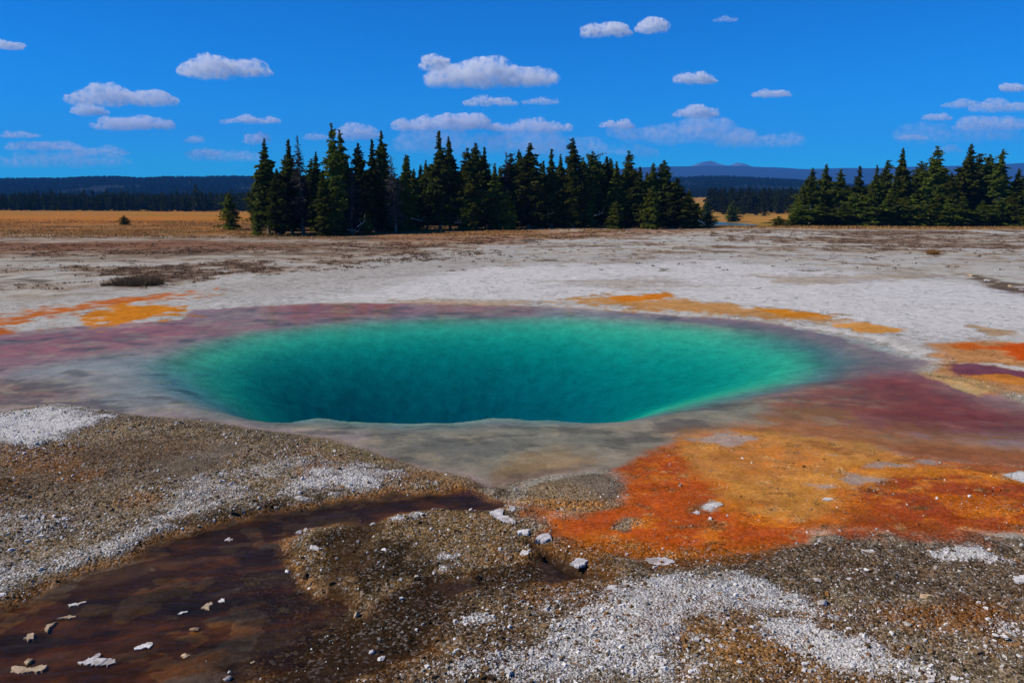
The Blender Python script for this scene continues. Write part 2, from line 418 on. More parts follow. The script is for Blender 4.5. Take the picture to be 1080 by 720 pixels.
# ---- orange outflow
lay([(540, 534), (548, 540), (580, 560), (610, 578), (660, 590), (700, 598), (770, 588), (835, 575), (850, 562), (900, 556), (1000, 562), (1080, 560), (1300, 570), (1300, 495), (1080, 488), (930, 474), (780, 450), (735, 458), (690, 476), (655, 496), (650, 530), (600, 540)],
    (176, 92, 22), .18, 0, .55, .35)
lay([(655, 505), (700, 480), (735, 470), (760, 500), (800, 545), (870, 550), (840, 568), (760, 580), (690, 590), (640, 570), (600, 560), (560, 545), (600, 540), (650, 535)], (172, 74, 8), .3, 0, .6, .3, .9, .3)
lay([(735, 455), (800, 452), (900, 462), (960, 478), (945, 500), (900, 520), (880, 545), (820, 548), (770, 530), (745, 500), (730, 475)], (192, 132, 60), .22, 0, .6, .2, .92, .2)
lay([(760, 460), (900, 470), (870, 500), (800, 510), (750, 490)], (176, 112, 56), .3, 0, .6, .2, .7, .3)
lay([(930, 498), (1000, 500), (1080, 508), (1300, 520), (1300, 572), (1080, 562), (1000, 562), (900, 556), (850, 560), (880, 542), (920, 520)], (150, 62, 16), .22, 0, .6, .35, .9, .3)
lay([(980, 520), (1080, 524), (1080, 545), (1010, 540)], (205, 110, 24), .1, 0, .5, .5, .7, .35)
lay([(930, 462), (1080, 470), (1300, 485), (1300, 500), (1080, 498), (980, 492)], (150, 86, 48), .2, 0, .6, .2, .7, .3, st)
lay([(880, 492), (930, 488), (1000, 492), (1080, 500), (1080, 506), (990, 500), (930, 500)], (205, 125, 40), .08, .1, .5, .3, .7, .15)
lay([(600, 570), (650, 562), (720, 575), (800, 572), (740, 590), (650, 600), (600, 592)], (150, 92, 38), .15, 0, .3, .8, .7, .25)
lay([(640, 590), (760, 586), (835, 574), (830, 582), (700, 606), (620, 608)], (96, 68, 42), .12, 0, .2, .7, .8, .1)
lay([(540, 530), (560, 520), (600, 500), (640, 502), (655, 515), (652, 534), (610, 540), (570, 538)], (134, 112, 88), .08, .1, .3, .7, .95, .05)
lay([(600, 498), (636, 500), (652, 514), (648, 530), (625, 520), (600, 508)], (112, 100, 94), .1, 0, .5, .2, .8, .05)
lay([(545, 530), (600, 528), (640, 532), (600, 541)], (172, 116, 58), .06, .1, .2, .8, .6, .08)
lay([(640, 556), (655, 546), (680, 545), (672, 556), (650, 560)], (136, 116, 94), .04, .3, .1, .9, .95, .03)
lay([(520, 514), (540, 522), (560, 508), (600, 492), (640, 486), (580, 490), (540, 500)], (112, 92, 82), .08, 0, .6, .2, .8, .05)
inm = sstep(.2, -.2, D(W([(540, 534), (610, 578), (700, 598), (835, 575), (900, 556), (1300, 570), (1300, 495), (1080, 488), (930, 474), (780, 450), (690, 476), (650, 500), (650, 530)])))
put(inm * sstep(.15, .6, fbm(nx_ * 1.1, ny_ * 1.6, 55, 6, .65)) * .55, (128, 70, 24))
put(inm * sstep(.2, .6, fbm(nx_ * 1.6, ny_ * 2.4, 56, 6, .65)) * .6, (206, 118, 30))
put(inm * sstep(.35, .7, fbm(nx_ * 2.2, ny_ * 3.0, 57, 6, .65)) * .6, (110, 84, 56), 0, .3, .8)
put(inm * sstep(.50, .75, fbm(nx_ * 3.2, ny_ * 4.0, 58, 5, .65)) * .5, (190, 150, 100), .2, .3, .8)
# pale patches riding on the mat
for q in [(735, 452, 800, 470), (860, 506, 905, 516), (975, 482, 1010, 490), (890, 498, 930, 506), (915, 486, 960, 492)]:
    a, b, c, e = q
    lay([(a, (b + e) / 2), ((a + c) / 2, b), (c, (b + e) / 2), ((a + c) / 2, e)], (160, 150, 150), .07, .2, .6, .1, .75, .12)
for q in [(1068, 494, 1100, 504), (745, 528, 765, 536), (868, 478, 884, 480)]:
    a, b, c, e = q
    lay([(a, (b + e) / 2), ((a + c) / 2, b), (c, (b + e) / 2), ((a + c) / 2, e)], (200, 190, 180), .04, .9, .2, .1, .9, .05)
# orange deposits by the far rim
lay([(-260, 372), (-100, 352), (0, 340), (50, 327), (95, 319), (150, 314), (208, 307), (206, 312), (160, 317), (110, 322), (70, 330), (20, 344), (0, 351), (-120, 362)], (190, 98, 22), .5, 0, .3, .2, .95, 1.1, hf)
lay([(92, 333), (130, 322), (196, 325), (200, 331), (150, 338), (100, 346), (90, 340)], (210, 128, 24), .25, 0, .3, .1, .97, .9, hf)
lay([(590, 318), (640, 312), (690, 309), (700, 317), (770, 322), (860, 330), (880, 338), (850, 342), (770, 333), (700, 329), (640, 324)], (184, 130, 68), .4, 0, .35, .1, .9, .9, hf)
lay([(640, 314), (690, 309), (695, 316), (650, 319)], (205, 118, 22), .15, 0, .3, .1, .9, .15)
lay([(800, 326), (862, 331), (870, 337), (820, 334)], (208, 130, 30), .15, 0, .3, .1, .9, .15)
lay([(868, 340), (905, 341), (940, 346), (935, 352), (890, 350)], (206, 138, 48), .12, 0, .2, .1, .9, .15)
lay([(395, 317), (460, 315), (530, 316), (590, 318), (520, 320), (430, 319)], (184, 150, 116), .15, .2, .2, .1, .5, .2)
# rim of white sinter along the far-right shore
lay([(820, 338), (900, 350), (950, 362), (985, 372), (1000, 384), (985, 392), (950, 386), (985, 381), (955, 371), (905, 356), (840, 345)], (186, 178, 170), .2, .75, .2, .15, .75, .35)
# right-hand orange terraces
lay([(985, 362), (1020, 358), (1080, 360), (1300, 372), (1300, 425), (1080, 416), (1040, 411), (1000, 402), (975, 392), (1000, 378)], (190, 132, 84), .2, .25, .3, .1, .95, .25, st2)
lay([(1002, 361), (1030, 360), (1050, 366), (1020, 369)], (196, 92, 22), .12, 0, .3, .1, .9, .1)
lay([(1048, 365), (1080, 361), (1300, 374), (1300, 392), (1080, 382), (1060, 374)], (196, 76, 12), .15, 0, .4, .1, .95, .1)
lay([(1000, 384), (1080, 388), (1080, 394), (1010, 392)], (198, 190, 182), .1, .8, .1, .05, .8, .1)
lay([(995, 385), (1030, 386), (1080, 394), (1300, 408), (1300, 420), (1080, 404), (1010, 397)], (112, 52, 66), .1, 0, .7, 0, .95, .1)
lay([(1020, 396), (1060, 398), (1080, 402), (1080, 406), (1030, 402)], (200, 126, 56), .06, 0, .3, 0, .9, .06)
lay([(955, 391), (990, 394), (1030, 400), (1050, 408), (1030, 414), (1010, 406), (980, 400)], (200, 160, 108), .07, .3, .3, .05, .9, .08)
lay([(1020, 344), (1060, 350), (1080, 356), (1040, 356)], (176, 130, 76), .15, .1, .2, .4, .7, .15)
# dark crack with rubble on the far right and dark smears
lay([(1010, 290), (1040, 293), (1080, 303), (1200, 325), (1200, 335), (1080, 311), (1040, 302), (1015, 295)], (70, 50, 38), .25, 0, 0, .9, .9, .5)
lay([(900, 290), (960, 288), (1010, 291), (960, 293)], (112, 96, 86), .3, 0, 0, .9, .5, .4)
for q in [(540, 252, 575, 256), (600, 258, 618, 260), (636, 258, 656, 261), (30, 293, 50, 298), (355, 250, 410, 253), (430, 268, 452, 270), (560, 274, 610, 276), (60, 295, 40, 300), (690, 284, 700, 286), (830, 285, 880, 287)]:
    a, b, c, e = q
    lay([(a, (b + e) / 2), ((a + c) / 2, b), (c, (b + e) / 2), ((a + c) / 2, e)], (70, 62, 58), .3, 0, 0, .5, .85, .5)
lay([(115, 298), (140, 290), (168, 296), (160, 303), (125, 303)], (92, 70, 50), .4, 0, 0, .9, .8, .5)
nearshore = sstep(1.0, .0, dS) * sstep(22, 19, ny_) * (1 - inm) * (1 - sh)
put(nearshore * .6 * sstep(-.4, .3, hf + .3), (104, 94, 80), .1, .3, .5)
# ---- dark wet runoff
ch = sstep(.06, -.10, dC)
put(sstep(.22, .02, np.minimum(dC, dB)) * .75, (120, 78, 40), .05, .3, .6)
put(ch, (66, 48, 32), 0, .8, .15)
put(ch * sstep(.0, .4, fbm(nx_ * .5, ny_ * 1.0, 71, 5, .6)) * .6, (98, 60, 30))
put(ch * sstep(.0, .35, fbm(nx_ * .45, ny_ * 1.3, 72, 5, .6)) * .8, (44, 38, 34))
put(ch * sstep(.2, .6, fbm(nx_ * .6 + ny_ * .25, ny_ * 3.4 - nx_ * .9, 73, 6, .65)) * .5, (92, 88, 86))
put(ch * sstep(.1, .5, fbm(nx_ * 1.2 + ny_ * .4, ny_ * 5.5 - nx_ * 1.5, 76, 5, .65)) * .55, (40, 32, 30))
put(ch * sstep(.30, .55, fbm(nx_ * .7, ny_ * 1.4, 74, 5, .6)) * .5, (128, 84, 46))
flow = fbm((nx_ + ny_ * .6) * .35, (ny_ - nx_ * .42) * 2.4, 77, 7, .66)
put(ch * sstep(-.1, .5, flow) * .55, (40, 34, 32))
put(ch * sstep(.1, .6, -flow) * .45, (96, 84, 78))
put(ch * sstep(.25, .6, fbm((nx_ + ny_ * .6) * .9, (ny_ - nx_ * .42) * 4.5, 78, 6, .66)) * .5, (104, 60, 30))
isl = sstep(.4, -.4, D(W([(300, 570), (350, 560), (420, 560), (470, 600), (500, 620), (450, 680), (400, 720), (280, 730), (260, 700), (330, 660)])))
put(isl * sstep(.0, .3, fbm(nx_ * 1.3, ny_ * 1.5, 79, 6, .66)) * .9, (42, 34, 28), 0, .35, .7)
put(isl * sstep(.25, .5, fbm(nx_ * 1.9, ny_ * 2.2, 80, 6, .66)) * .8, (150, 120, 92), .55, 0, .8)
crev = D(W([(553, 565), (566, 570), (580, 583), (608, 611), (600, 614), (576, 598), (560, 580)]))
put(sstep(.05, -.04, crev), (26, 20, 17), 0, .2, .3)
fg = sstep(.16, -.14, D(FING))
put(fg * .9, (58, 42, 30), 0, .5, .35)
bd = sstep(.18, -.12, dB)
put(bd, (54, 38, 28), 0, .7, .35)
put(sstep(.5, -.1, D(W([(250, 600), (330, 640), (380, 650), (430, 690), (300, 720), (230, 720), (330, 668)]))) * .6, (46, 34, 26), 0, .4, .5)
dk = sstep(.15, .40, fbm(nx_ * 1.1, ny_ * 1.3, 75, 5, .6)) * sstep(.6, .1, np.minimum(dC, dB)) * (1 - ch)
put(dk * .75, (50, 40, 32), 0, .3, .8)
# value variation of the minerals themselves
base *= (1 + .16 * hf + .10 * lf)[:, None]
base = np.clip(base, 0.004, 0.9)

# ---- heights
mat0 = sstep(.25, -.15, D(W([(540, 534), (610, 578), (700, 598), (835, 575), (900, 556), (1300, 570), (1300, 495), (1080, 488), (930, 474), (780, 450), (690, 476), (650, 500), (650, 530)])))
z = Z[near].copy()
relief = fbm(nx_ * .35, ny_ * .35, 81, 4) * .018 + fbm(nx_ * 1.7, ny_ * 1.7, 82, 5, .55) * .020
fine = fbm(nx_ * 5.5, ny_ * 5.5, 83, 4, .6) * .016
nearw = sstep(22, 14, ny_)
relief *= .25 + .75 * sstep(.0, 2.5, dS)
z += (relief + fine * (.4 + .6 * nearw) * msk[:, 2]) * (1 - sh) + .03
tn = fbm(nx_ * .75 + ny_ * .2, ny_ * .95, 181, 6, .62) * 2.2
tf = tn - np.floor(tn)
dryn = (1 - sh) * (1 - mat0) * sstep(.0, .5, dC) * sstep(26, 18, ny_) * msk[:, 2]
z += ((np.floor(tn) + sstep(.0, .16, tf)) * .022) * dryn
crack = sstep(.10, .0, np.abs(fbm(nx_ * .6, ny_ * .8, 191, 6, .65) - .05) * 2.2) * sstep(.0, .35, fbm(nx_ * .25, ny_ * .25, 195, 3))
z -= crack * .035 * dryn
edge_ = dryn * sstep(.20, .02, tf)
base = base * (1 - .45 * np.maximum(edge_, crack * dryn)[:, None])
crw = sstep(.4, .75, msk[:, 0]) * (1 - sh)
z += crw * (.018 + fbm(nx_ * 8, ny_ * 8, 84, 3, .6) * .010) * sstep(30, 20, ny_)
# low ledges and terraces of broken crust
led = D(W([(-60, 560), (60, 545), (120, 560), (200, 548), (240, 530), (256, 512), (262, 530), (236, 548), (300, 532), (420, 512), (500, 512), (420, 521), (300, 538), (200, 564), (150, 588), (60, 622), (0, 642), (-60, 655)]))
z += sstep(.2, -.2, led) * .022
mat = sstep(.15, -.15, D(W([(540, 534), (610, 578), (700, 598), (835, 575), (900, 556), (1300, 570), (1300, 495), (1080, 488), (930, 474), (780, 450), (690, 476), (650, 500), (650, 530)])))
z = z * (1 - mat * .85) + mat * (-.028 + .012 * hf)
shz = sstep(.75, -.45, dS)
flr = -.062 + .012 * hf + .010 * lf - .02 * sstep(-.3, -2.0, dS)
z = z * (1 - shz) + shz * flr
z -= sstep(.30, -.12, dC) * (.092 + .012 * lf + .010 * hf)
z -= fg * .03
z -= sstep(.06, -.06, crev) * .09
z -= bd * .05
z += sstep(.25, .5, fbm(nx_ * 1.3, ny_ * 2.2, 88, 5, .6)) * ch * .02
# the deep vent: steep under the near lip, a long slope on the far and right sides
dep = np.clip(-dH, 0, None)
pxl = nx_ / np.maximum(ny_, 1)
lip = sstep(20.5, 17.0, ny_) * sstep(-.34, -.24, pxl) * sstep(.16, .02, pxl)      # the steep near lip
kk = 4.2 - 3.2 * lip
rough_b = fbm(nx_ * .6, ny_ * .6, 85, 5, .6) * .7
dmax = 2.0 + 1.9 * sstep(5, -1, nx_) * sstep(-9, -4.5, nx_)
dfield = np.zeros(N); dfield[near] = (1 - np.exp(-(dep / kk) ** 1.35)) * dmax
lipf = np.zeros(N); lipf[near] = lip
G2 = dfield.reshape(NY, NX)
ja, jb = np.searchsorted(gy, 11), np.searchsorted(gy, 36); ia, ib = np.searchsorted(gx, -14), np.searchsorted(gx, 14)
def boxblur(A, r, axis):
    c_ = np.cumsum(np.concatenate([np.zeros_like(np.take(A, [0], axis)), A], axis), axis)
    n_ = A.shape[axis]; hi = np.minimum(np.arange(n_) + r + 1, n_); lo = np.maximum(np.arange(n_) - r, 0)
    sh_ = [1, 1]; sh_[axis] = n_
    return (np.take(c_, hi, axis) - np.take(c_, lo, axis)) / (hi - lo).reshape(sh_)
blk = G2[ja:jb, ia:ib].copy()
for _ in range(3):
    blk = boxblur(boxblur(blk, 22, 1), 9, 0)
lb = lipf.reshape(NY, NX)[ja:jb, ia:ib]
lb = boxblur(boxblur(lb, 6, 1), 4, 0)
lb = lb * sstep(1.2, .0, G2[ja:jb, ia:ib] / 3)
out_ = G2.copy(); out_[ja:jb, ia:ib] = blk * (1 - lb) + G2[ja:jb, ia:ib] * lb
z -= out_.ravel()[near] * (1 + .05 * rough_b * sstep(0, 2, dep))
z -= sh * .10 * sstep(1.2, .0, dH)
farside = sstep(19.5, 23, ny_)
hm = np.maximum(sstep(.5, -1.2, dH), farside * sstep(1.5, -.4, dH) * sh * sstep(10, 6, nx_))[:, None]
base = base * (1 - hm) + hm * (np.array([.26, .43, .22]) * (1 + .07 * rough_b[:, None]))
msk = msk * (1 - hm)
Z[near] = z
C1 = np.zeros((N, 3)); C2 = np.zeros((N, 3))
C1[near] = base; C2[near] = msk
far = ~near
fx_, fy_ = X[far], Y[far]
n1 = fbm(fx_ / 40, fy_ / 30, 91, 4); n2 = fbm(fx_ / 14, fy_ / 8, 92, 4)
c = np.ones((len(fx_), 1)) * lin((178, 112, 44)) * K
rt = (fx_ / np.maximum(fy_, 1) > .1) & (fy_ > 100)
c[rt] = lin((170, 122, 52)) * K
green = sstep(0, .5, n1)[:, None] * .6
c = c * (1 - green) + lin((128, 112, 40)) * K * green
dirt = sstep(.2, .5, n2)[:, None] * .5
c = c * (1 - dirt) + lin((140, 104, 84)) * K * dirt
wood = (sstep(420, 470, fy_) * (1 - rt * sstep(1100, 900, fy_)))[:, None]
c = c * (1 - wood) + lin((44, 50, 26)) * K * wood
side = ((fy_ < 100))[:, None]
c = np.where(side, lin((160, 140, 120)) * K, c)
C1[far] = c; C2[far] = np.array([0, 0, .6])

idx = np.arange(N).reshape(NY, NX)
quads = np.stack([idx[:-1, :-1], idx[:-1, 1:], idx[1:, 1:], idx[1:, :-1]], -1).reshape(-1, 4)
me = mesh_np('ground', np.stack([X, Y, Z], 1), quads, True)
attr(me, 'base', C1); attr(me, 'mask', C2)

def ground_h(px, py):
    """height of the finished ground by bilinear lookup"""
    px = np.atleast_1d(px); py = np.atleast_1d(py)
    i = np.clip(np.searchsorted(gx, px) - 1, 0, NX - 2); j = np.clip(np.searchsorted(gy, py) - 1, 0, NY - 2)
    fx = (px - gx[i]) / (gx[i + 1] - gx[i]); fy = (py - gy[j]) / (gy[j + 1] - gy[j])
    G = Z.reshape(NY, NX)
    return (G[j, i] * (1 - fx) + G[j, i + 1] * fx) * (1 - fy) + (G[j + 1, i] * (1 - fx) + G[j + 1, i + 1] * fx) * fy
def lookup(A, px, py):
    i = np.clip(np.searchsorted(gx, px), 0, NX - 1); j = np.clip(np.searchsorted(gy, py), 0, NY - 1)
    return A.reshape(NY, NX, -1)[j, i]

g = NT('mineral_ground')
a1 = g.n('ShaderNodeAttribute', attribute_name='base'); a2 = g.n('ShaderNodeAttribute', attribute_name='mask')
sp = g.n('ShaderNodeSeparateColor'); g.l(a2.outputs['Color'], sp.inputs[0])
crust, wet, grav = sp.outputs[0], sp.outputs[1], sp.outputs[2]
pos = g.pos()
nA = g.noise(pos, 2.6, 10, .68); nB = g.noise(pos, 17, 6, .65); nC = g.noise(pos, 0.8, 8, .6)
vo = g.n('ShaderNodeTexVoronoi'); g.l(pos, vo.inputs['Vector']); vo.inputs['Scale'].default_value = 32
vo2 = g.n('ShaderNodeTexVoronoi'); g.l(pos, vo2.inputs['Vector']); vo2.inputs['Scale'].default_value = 75
vs = g.n('ShaderNodeSeparateColor'); g.l(vo.outputs['Color'], vs.inputs[0])
vs2 = g.n('ShaderNodeSeparateColor'); g.l(vo2.outputs['Color'], vs2.inputs[0])
# value jitter
val = g.math('MULTIPLY_ADD', nA.outputs[0], 1.1); val.node.inputs[2].default_value = .45
v2 = g.math('MULTIPLY_ADD', nB.outputs[0], .9); v2.node.inputs[2].default_value = .55
jit = g.math('MULTIPLY', val, v2)
c0 = g.mix(1.0, a1.outputs['Color'], jit, 'MULTIPLY')
# grains: each voronoi cell is a grain with its own tone
gt = g.ramp(vs.outputs[0], 0, 1, .45, 1.75)
gt2 = g.ramp(vs2.outputs[0], 0, 1, .55, 1.55)
gtm = g.math('MULTIPLY', gt, gt2)
cg = g.mix(grav, c0, g.mix(1.0, c0, gtm, 'MULTIPLY'))
# a few grains are rusty, a few grey
rust = g.math('MULTIPLY', g.ramp(vs.outputs[1], .78, .86), g.math('MULTIPLY', g.math('MULTIPLY', grav, g.math('SUBTRACT', 1.0, wet)), .30))
cg = g.mix(rust, cg, (0.16, 0.075, 0.022, 1))
gry = g.math('MULTIPLY', g.ramp(vs.outputs[2], .84, .90), g.math('MULTIPLY', g.math('MULTIPLY', grav, g.math('SUBTRACT', 1.0, wet, True)), .6))
cg = g.mix(gry, cg, (0.34, 0.31, 0.29, 1))
# white crust, broken up by noise and grain
cn = g.math('ADD', crust, g.math('MULTIPLY', g.math('SUBTRACT', nA.outputs[0], .5), .95))
cn = g.math('ADD', cn, g.math('MULTIPLY', g.math('SUBTRACT', vs2.outputs[1], .5), .40))
cn = g.math('ADD', cn, g.math('MULTIPLY', g.math('SUBTRACT', nB.outputs[0], .5), .5))
cf = g.ramp(cn, .50, .66)
cw = g.mix(nC.outputs[0], (.43, .415, .39, 1), (.60, .59, .57, 1))
cw = g.mix(1.0, cw, g.ramp(vs2.outputs[2], 0, 1, .80, 1.12), 'MULTIPLY')
ve = g.n('ShaderNodeTexVoronoi', feature='DISTANCE_TO_EDGE')
vw = g.n('ShaderNodeVectorMath', operation='ADD'); g.l(pos, vw.inputs[0])
vsc = g.n('ShaderNodeVectorMath', operation='SCALE'); g.l(nA.outputs['Color'], vsc.inputs[0]); vsc.inputs['Scale'].default_value = .35
g.l(vsc.outputs[0], vw.inputs[1]); g.l(vw.outputs[0], ve.inputs['Vector']); ve.inputs['Scale'].default_value = 3.4
crk = g.math('MULTIPLY', g.ramp(ve.outputs['Distance'], .022, .0), g.ramp(nC.outputs[0], .47, .56))
crk = g.math('MULTIPLY', crk, g.math('SUBTRACT', 1.0, wet, True))
crk = g.math('MULTIPLY', crk, g.ramp(g.math('ADD', crust, grav), .12, .40))
cw = g.mix(g.math('MULTIPLY', crk, .8), cw, (.09, .065, .045, 1))
cg = g.mix(g.math('MULTIPLY', crk, .7), cg, (.045, .032, .022, 1))
cfin = g.mix(g.math('MULTIPLY', cf, .92), cg, cw)
# wetness
wn = g.math('ADD', wet, g.math('MULTIPLY', g.math('SUBTRACT', nA.outputs[0], .5), .6))
wf = g.ramp(wn, .30, .75)
rough = g.ramp(wf, 0, 1, .95, .45)
hgt = g.math('ADD', g.math('MULTIPLY', g.math('SUBTRACT', 1.0, vo.outputs['Distance']), g.math('MULTIPLY', grav, .9)),
             g.math('MULTIPLY', nB.outputs[0], 1.0))
hgt = g.math('ADD', hgt, g.math('MULTIPLY', cf, .5))
hgt = g.math('SUBTRACT', hgt, g.math('MULTIPLY', crk, 1.2))
bst = g.ramp(wf, 0, 1, .9, .16)
bmp = g.bump(hgt, bst, .03)
b = g.bsdf(cfin, rough, g.ramp(wf, 0, 1, .0, .03), bmp)
g.l(b.outputs[0], g.out.inputs[0])
ground = link('ground', me, g.m)
ground['kind'] = 'structure'

# ------------------------------------------------------------------ pool water: a closed body that absorbs red light
def inflate(poly, r):
    p = np.asarray(poly); n = len(p); o = []
    area = .5 * np.sum(p[:, 0] * np.roll(p[:, 1], -1) - np.roll(p[:, 0], -1) * p[:, 1])
    s = 1 if area > 0 else -1
    for i in range(n):
        t = p[(i + 1) % n] - p[i - 1]; t /= np.linalg.norm(t) + 1e-9
        o.append(p[i] + s * r * np.array([t[1], -t[0]]))
    return np.array(o)
def prism(name, poly, zt, zb):
    n = len(poly)
    V = np.concatenate([np.c_[poly, np.full(n, zt)], np.c_[poly, np.full(n, zb)]])
    me = bpy.data.meshes.new(name)
    area = .5 * np.sum(poly[:, 0] * np.roll(poly[:, 1], -1) - np.roll(poly[:, 0], -1) * poly[:, 1])
    top = list(range(n)); bot = list(range(2 * n - 1, n - 1, -1))
    if area < 0: top = top[::-1]; bot = bot[::-1]
    fs = [top, bot]
    for i in range(n):
        j = (i + 1) % n
        fs.append([i, i + n, j + n, j] if area > 0 else [j, j + n, i + n, i])
    me.from_pydata([tuple(v) for v in V], [], fs)
    me.validate(); me.update()
    return me
wm = NT('spring_water')
p_ = wm.pos()
wv = wm.noise(wm.map(p_, (1.0, 2.2, 1.0)), 3.0, 4, .55)
wb = wm.bump(wv.outputs[0], .10, .02)
fr = wm.n('ShaderNodeFresnel'); fr.inputs['IOR'].default_value = 1.055; wm.l(wb, fr.inputs['Normal'])
gl = wm.n('ShaderNodeBsdfGlossy'); gl.inputs['Roughness'].default_value = .10; wm.l(wb, gl.inputs['Normal'])
tr = wm.n('ShaderNodeBsdfTransparent')
mx = wm.n('ShaderNodeMixShader'); wm.l(wm.math('MULTIPLY', fr.outputs[0], .55), mx.inputs[0]); wm.l(tr.outputs[0], mx.inputs[1]); wm.l(gl.outputs[0], mx.inputs[2])
wm.l(mx.outputs[0], wm.out.inputs[0])
va = wm.n('ShaderNodeVolumeAbsorption')
va.inputs['Color'].default_value = (0.0, 0.83, 0.918, 1); va.inputs['Density'].default_value = .95
wm.l(va.outputs[0], wm.out.inputs['Volume'])
pool = link('pool_water', prism('pool_water', inflate(SHELF, .25), -.035, -9.0), wm.m)
pool['kind'] = 'structure'
rm = NT('runoff_water')
p_ = rm.pos()
wv = rm.noise(rm.map(p_, (.8, 2.4, 1.0)), 4.0, 5, .6)
wb = rm.bump(wv.outputs[0], .55, .05)
fr = rm.n('ShaderNodeFresnel'); fr.inputs['IOR'].default_value = 1.12; rm.l(wb, fr.inputs['Normal'])
gl = rm.n('ShaderNodeBsdfGlossy'); gl.inputs['Roughness'].default_value = .12; rm.l(wb, gl.inputs['Normal'])
tr = rm.n('ShaderNodeBsdfTransparent'); tr.inputs[0].default_value = (.80, .72, .62, 1)
mx = rm.n('ShaderNodeMixShader'); rm.l(fr.outputs[0], mx.inputs[0]); rm.l(tr.outputs[0], mx.inputs[1]); rm.l(gl.outputs[0], mx.inputs[2])
rm.l(mx.outputs[0], rm.out.inputs[0])
run = link('runoff_water', prism('runoff_water', inflate(CHAN, .15), -.050, -.30), rm.m)
run['kind'] = 'structure'

# river in the valley on the right
rv = NT('river_water')
wv = rv.noise(rv.pos(), .8, 3, .5); wb = rv.bump(wv.outputs[0], .2, .05)
b = rv.bsdf((.05, .095, .08, 1), .35, .12, wb); rv.l(b.outputs[0], rv.out.inputs[0])
rp = [at(752, 242, 200), at(775, 240, 205), at(790, 238.5, 212), at(800, 237, 222), at(782, 234.8, 232), at(765, 233.6, 240), at(750, 233, 246), at(736, 231, 262), at(728, 229, 282), at(716, 228, 300), at(706, 230, 270), at(716, 233, 240), at(728, 238, 210)]
rp = np.array([[q[0], q[1]] for q in rp])
river = link('river', prism('river', rp, M(rp[:, 0].mean(), rp[:, 1].mean()) + .22, -8.0), rv.m)
river['kind'] = 'structure'

# ------------------------------------------------------------------ hills and mountains
def ridge(name, prof, d0, d1, mat, amp, seed, ext=(-1400, 2500)):
    """prof: (px, py) skyline; the range is a solid landform between distances d0 and d1"""
    na, nd = 420, 40
    pxs = np.linspace(ext[0], ext[1], na)
    pys = np.interp(pxs, [p[0] for p in prof], [p[1] for p in prof])
    dist = np.linspace(d0, d1, nd)
    V = np.zeros((nd, na, 3))
    for j, dd in enumerate(dist):
        t = (dd - d0) / (d1 - d0)
        prof_t = math.sin(min(t / .55, 1) * math.pi / 2) ** 1.15 if t < .55 else math.cos((t - .55) / .45 * math.pi / 2) ** .8
        dtop = d0 + .55 * (d1 - d0)
        for i, a in enumerate(pxs):
            q = at(a, pys[i], dtop)
            V[j, i, 0] = q[0] / dtop * dd
            V[j, i, 1] = dd
            V[j, i, 2] = -12 + (q[2] + 12) * prof_t
    xx, yy = V[..., 0], V[..., 1]
    hz_ = (V[..., 2] + 12)
    V[..., 2] += fbm(xx / (d1 - d0) * 5, yy / (d1 - d0) * 5, seed, 5) * amp * np.clip(hz_ / hz_.max(), 0, 1) ** .5
    ii = np.arange(nd * na).reshape(nd, na)
    q = np.stack([ii[:-1, :-1], ii[:-1, 1:], ii[1:, 1:], ii[1:, :-1]], -1).reshape(-1, 4)
    o = link(name, mesh_np(name, V.reshape(-1, 3), q, True), mat)
    o['kind'] = 'structure'
    return V
hmN = NT('forested_slope')
p_ = hmN.pos()
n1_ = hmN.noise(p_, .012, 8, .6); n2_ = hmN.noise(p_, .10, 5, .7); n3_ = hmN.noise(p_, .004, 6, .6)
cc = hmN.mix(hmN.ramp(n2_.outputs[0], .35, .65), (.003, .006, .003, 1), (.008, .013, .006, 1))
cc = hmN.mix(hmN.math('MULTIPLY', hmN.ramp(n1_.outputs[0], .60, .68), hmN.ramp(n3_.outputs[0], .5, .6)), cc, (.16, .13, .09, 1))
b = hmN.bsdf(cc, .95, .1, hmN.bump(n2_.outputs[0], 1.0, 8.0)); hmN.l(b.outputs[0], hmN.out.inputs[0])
mtN = NT('mountain_rock')
p_ = mtN.pos(); n1_ = mtN.noise(p_, .002, 8, .6)
cc = mtN.mix(n1_.outputs[0], (.006, .010, .010, 1), (.018, .020, .018, 1))
b = mtN.bsdf(cc, .95, .1, mtN.bump(n1_.outputs[0], 1.0, 60)); mtN.l(b.outputs[0], mtN.out.inputs[0])
pkN = NT('bare_peak')
p_ = pkN.pos(); n1_ = pkN.noise(p_, .004, 8, .6)
cc = pkN.mix(pkN.ramp(n1_.outputs[0], .4, .6), (.04, .05, .06, 1), (.12, .13, .15, 1))
b = pkN.bsdf(cc, .95, .1); pkN.l(b.outputs[0], pkN.out.inputs[0])
VH = ridge('wooded_hills', [(-1400, 193.2), (-300, 191.2), (0, 190.7), (70, 190.4), (95, 188.8), (120, 188.4), (150, 190.2), (175, 188.8), (260, 190.2), (450, 193.2), (600, 193.2), (690, 190.2), (760, 188.2), (830, 190.2), (880, 196.2), (980, 199.2), (1200, 199.2), (2500, 193.2)], 1300, 2900, hmN.m, 5, 131)
ridge('mountain_range', [(-1400, 189), (0, 192), (400, 190), (600, 182), (660, 178), (700, 175), (745, 174), (790, 175), (830, 178), (850, 179.5), (880, 178.5), (950, 177), (1020, 175), (1080, 172), (1250, 170), (1600, 176), (2500, 186)], 5600, 8200, mtN.m, 12, 137)
ridge('distant_peaks', [(-1400, 195), (690, 190), (722, 178), (738, 171.5), (748, 169), (756, 171.5), (765, 175), (772, 174), (779, 171), (788, 174), (796, 177), (820, 190), (2500, 195)], 8600, 9600, pkN.m, 8, 139)

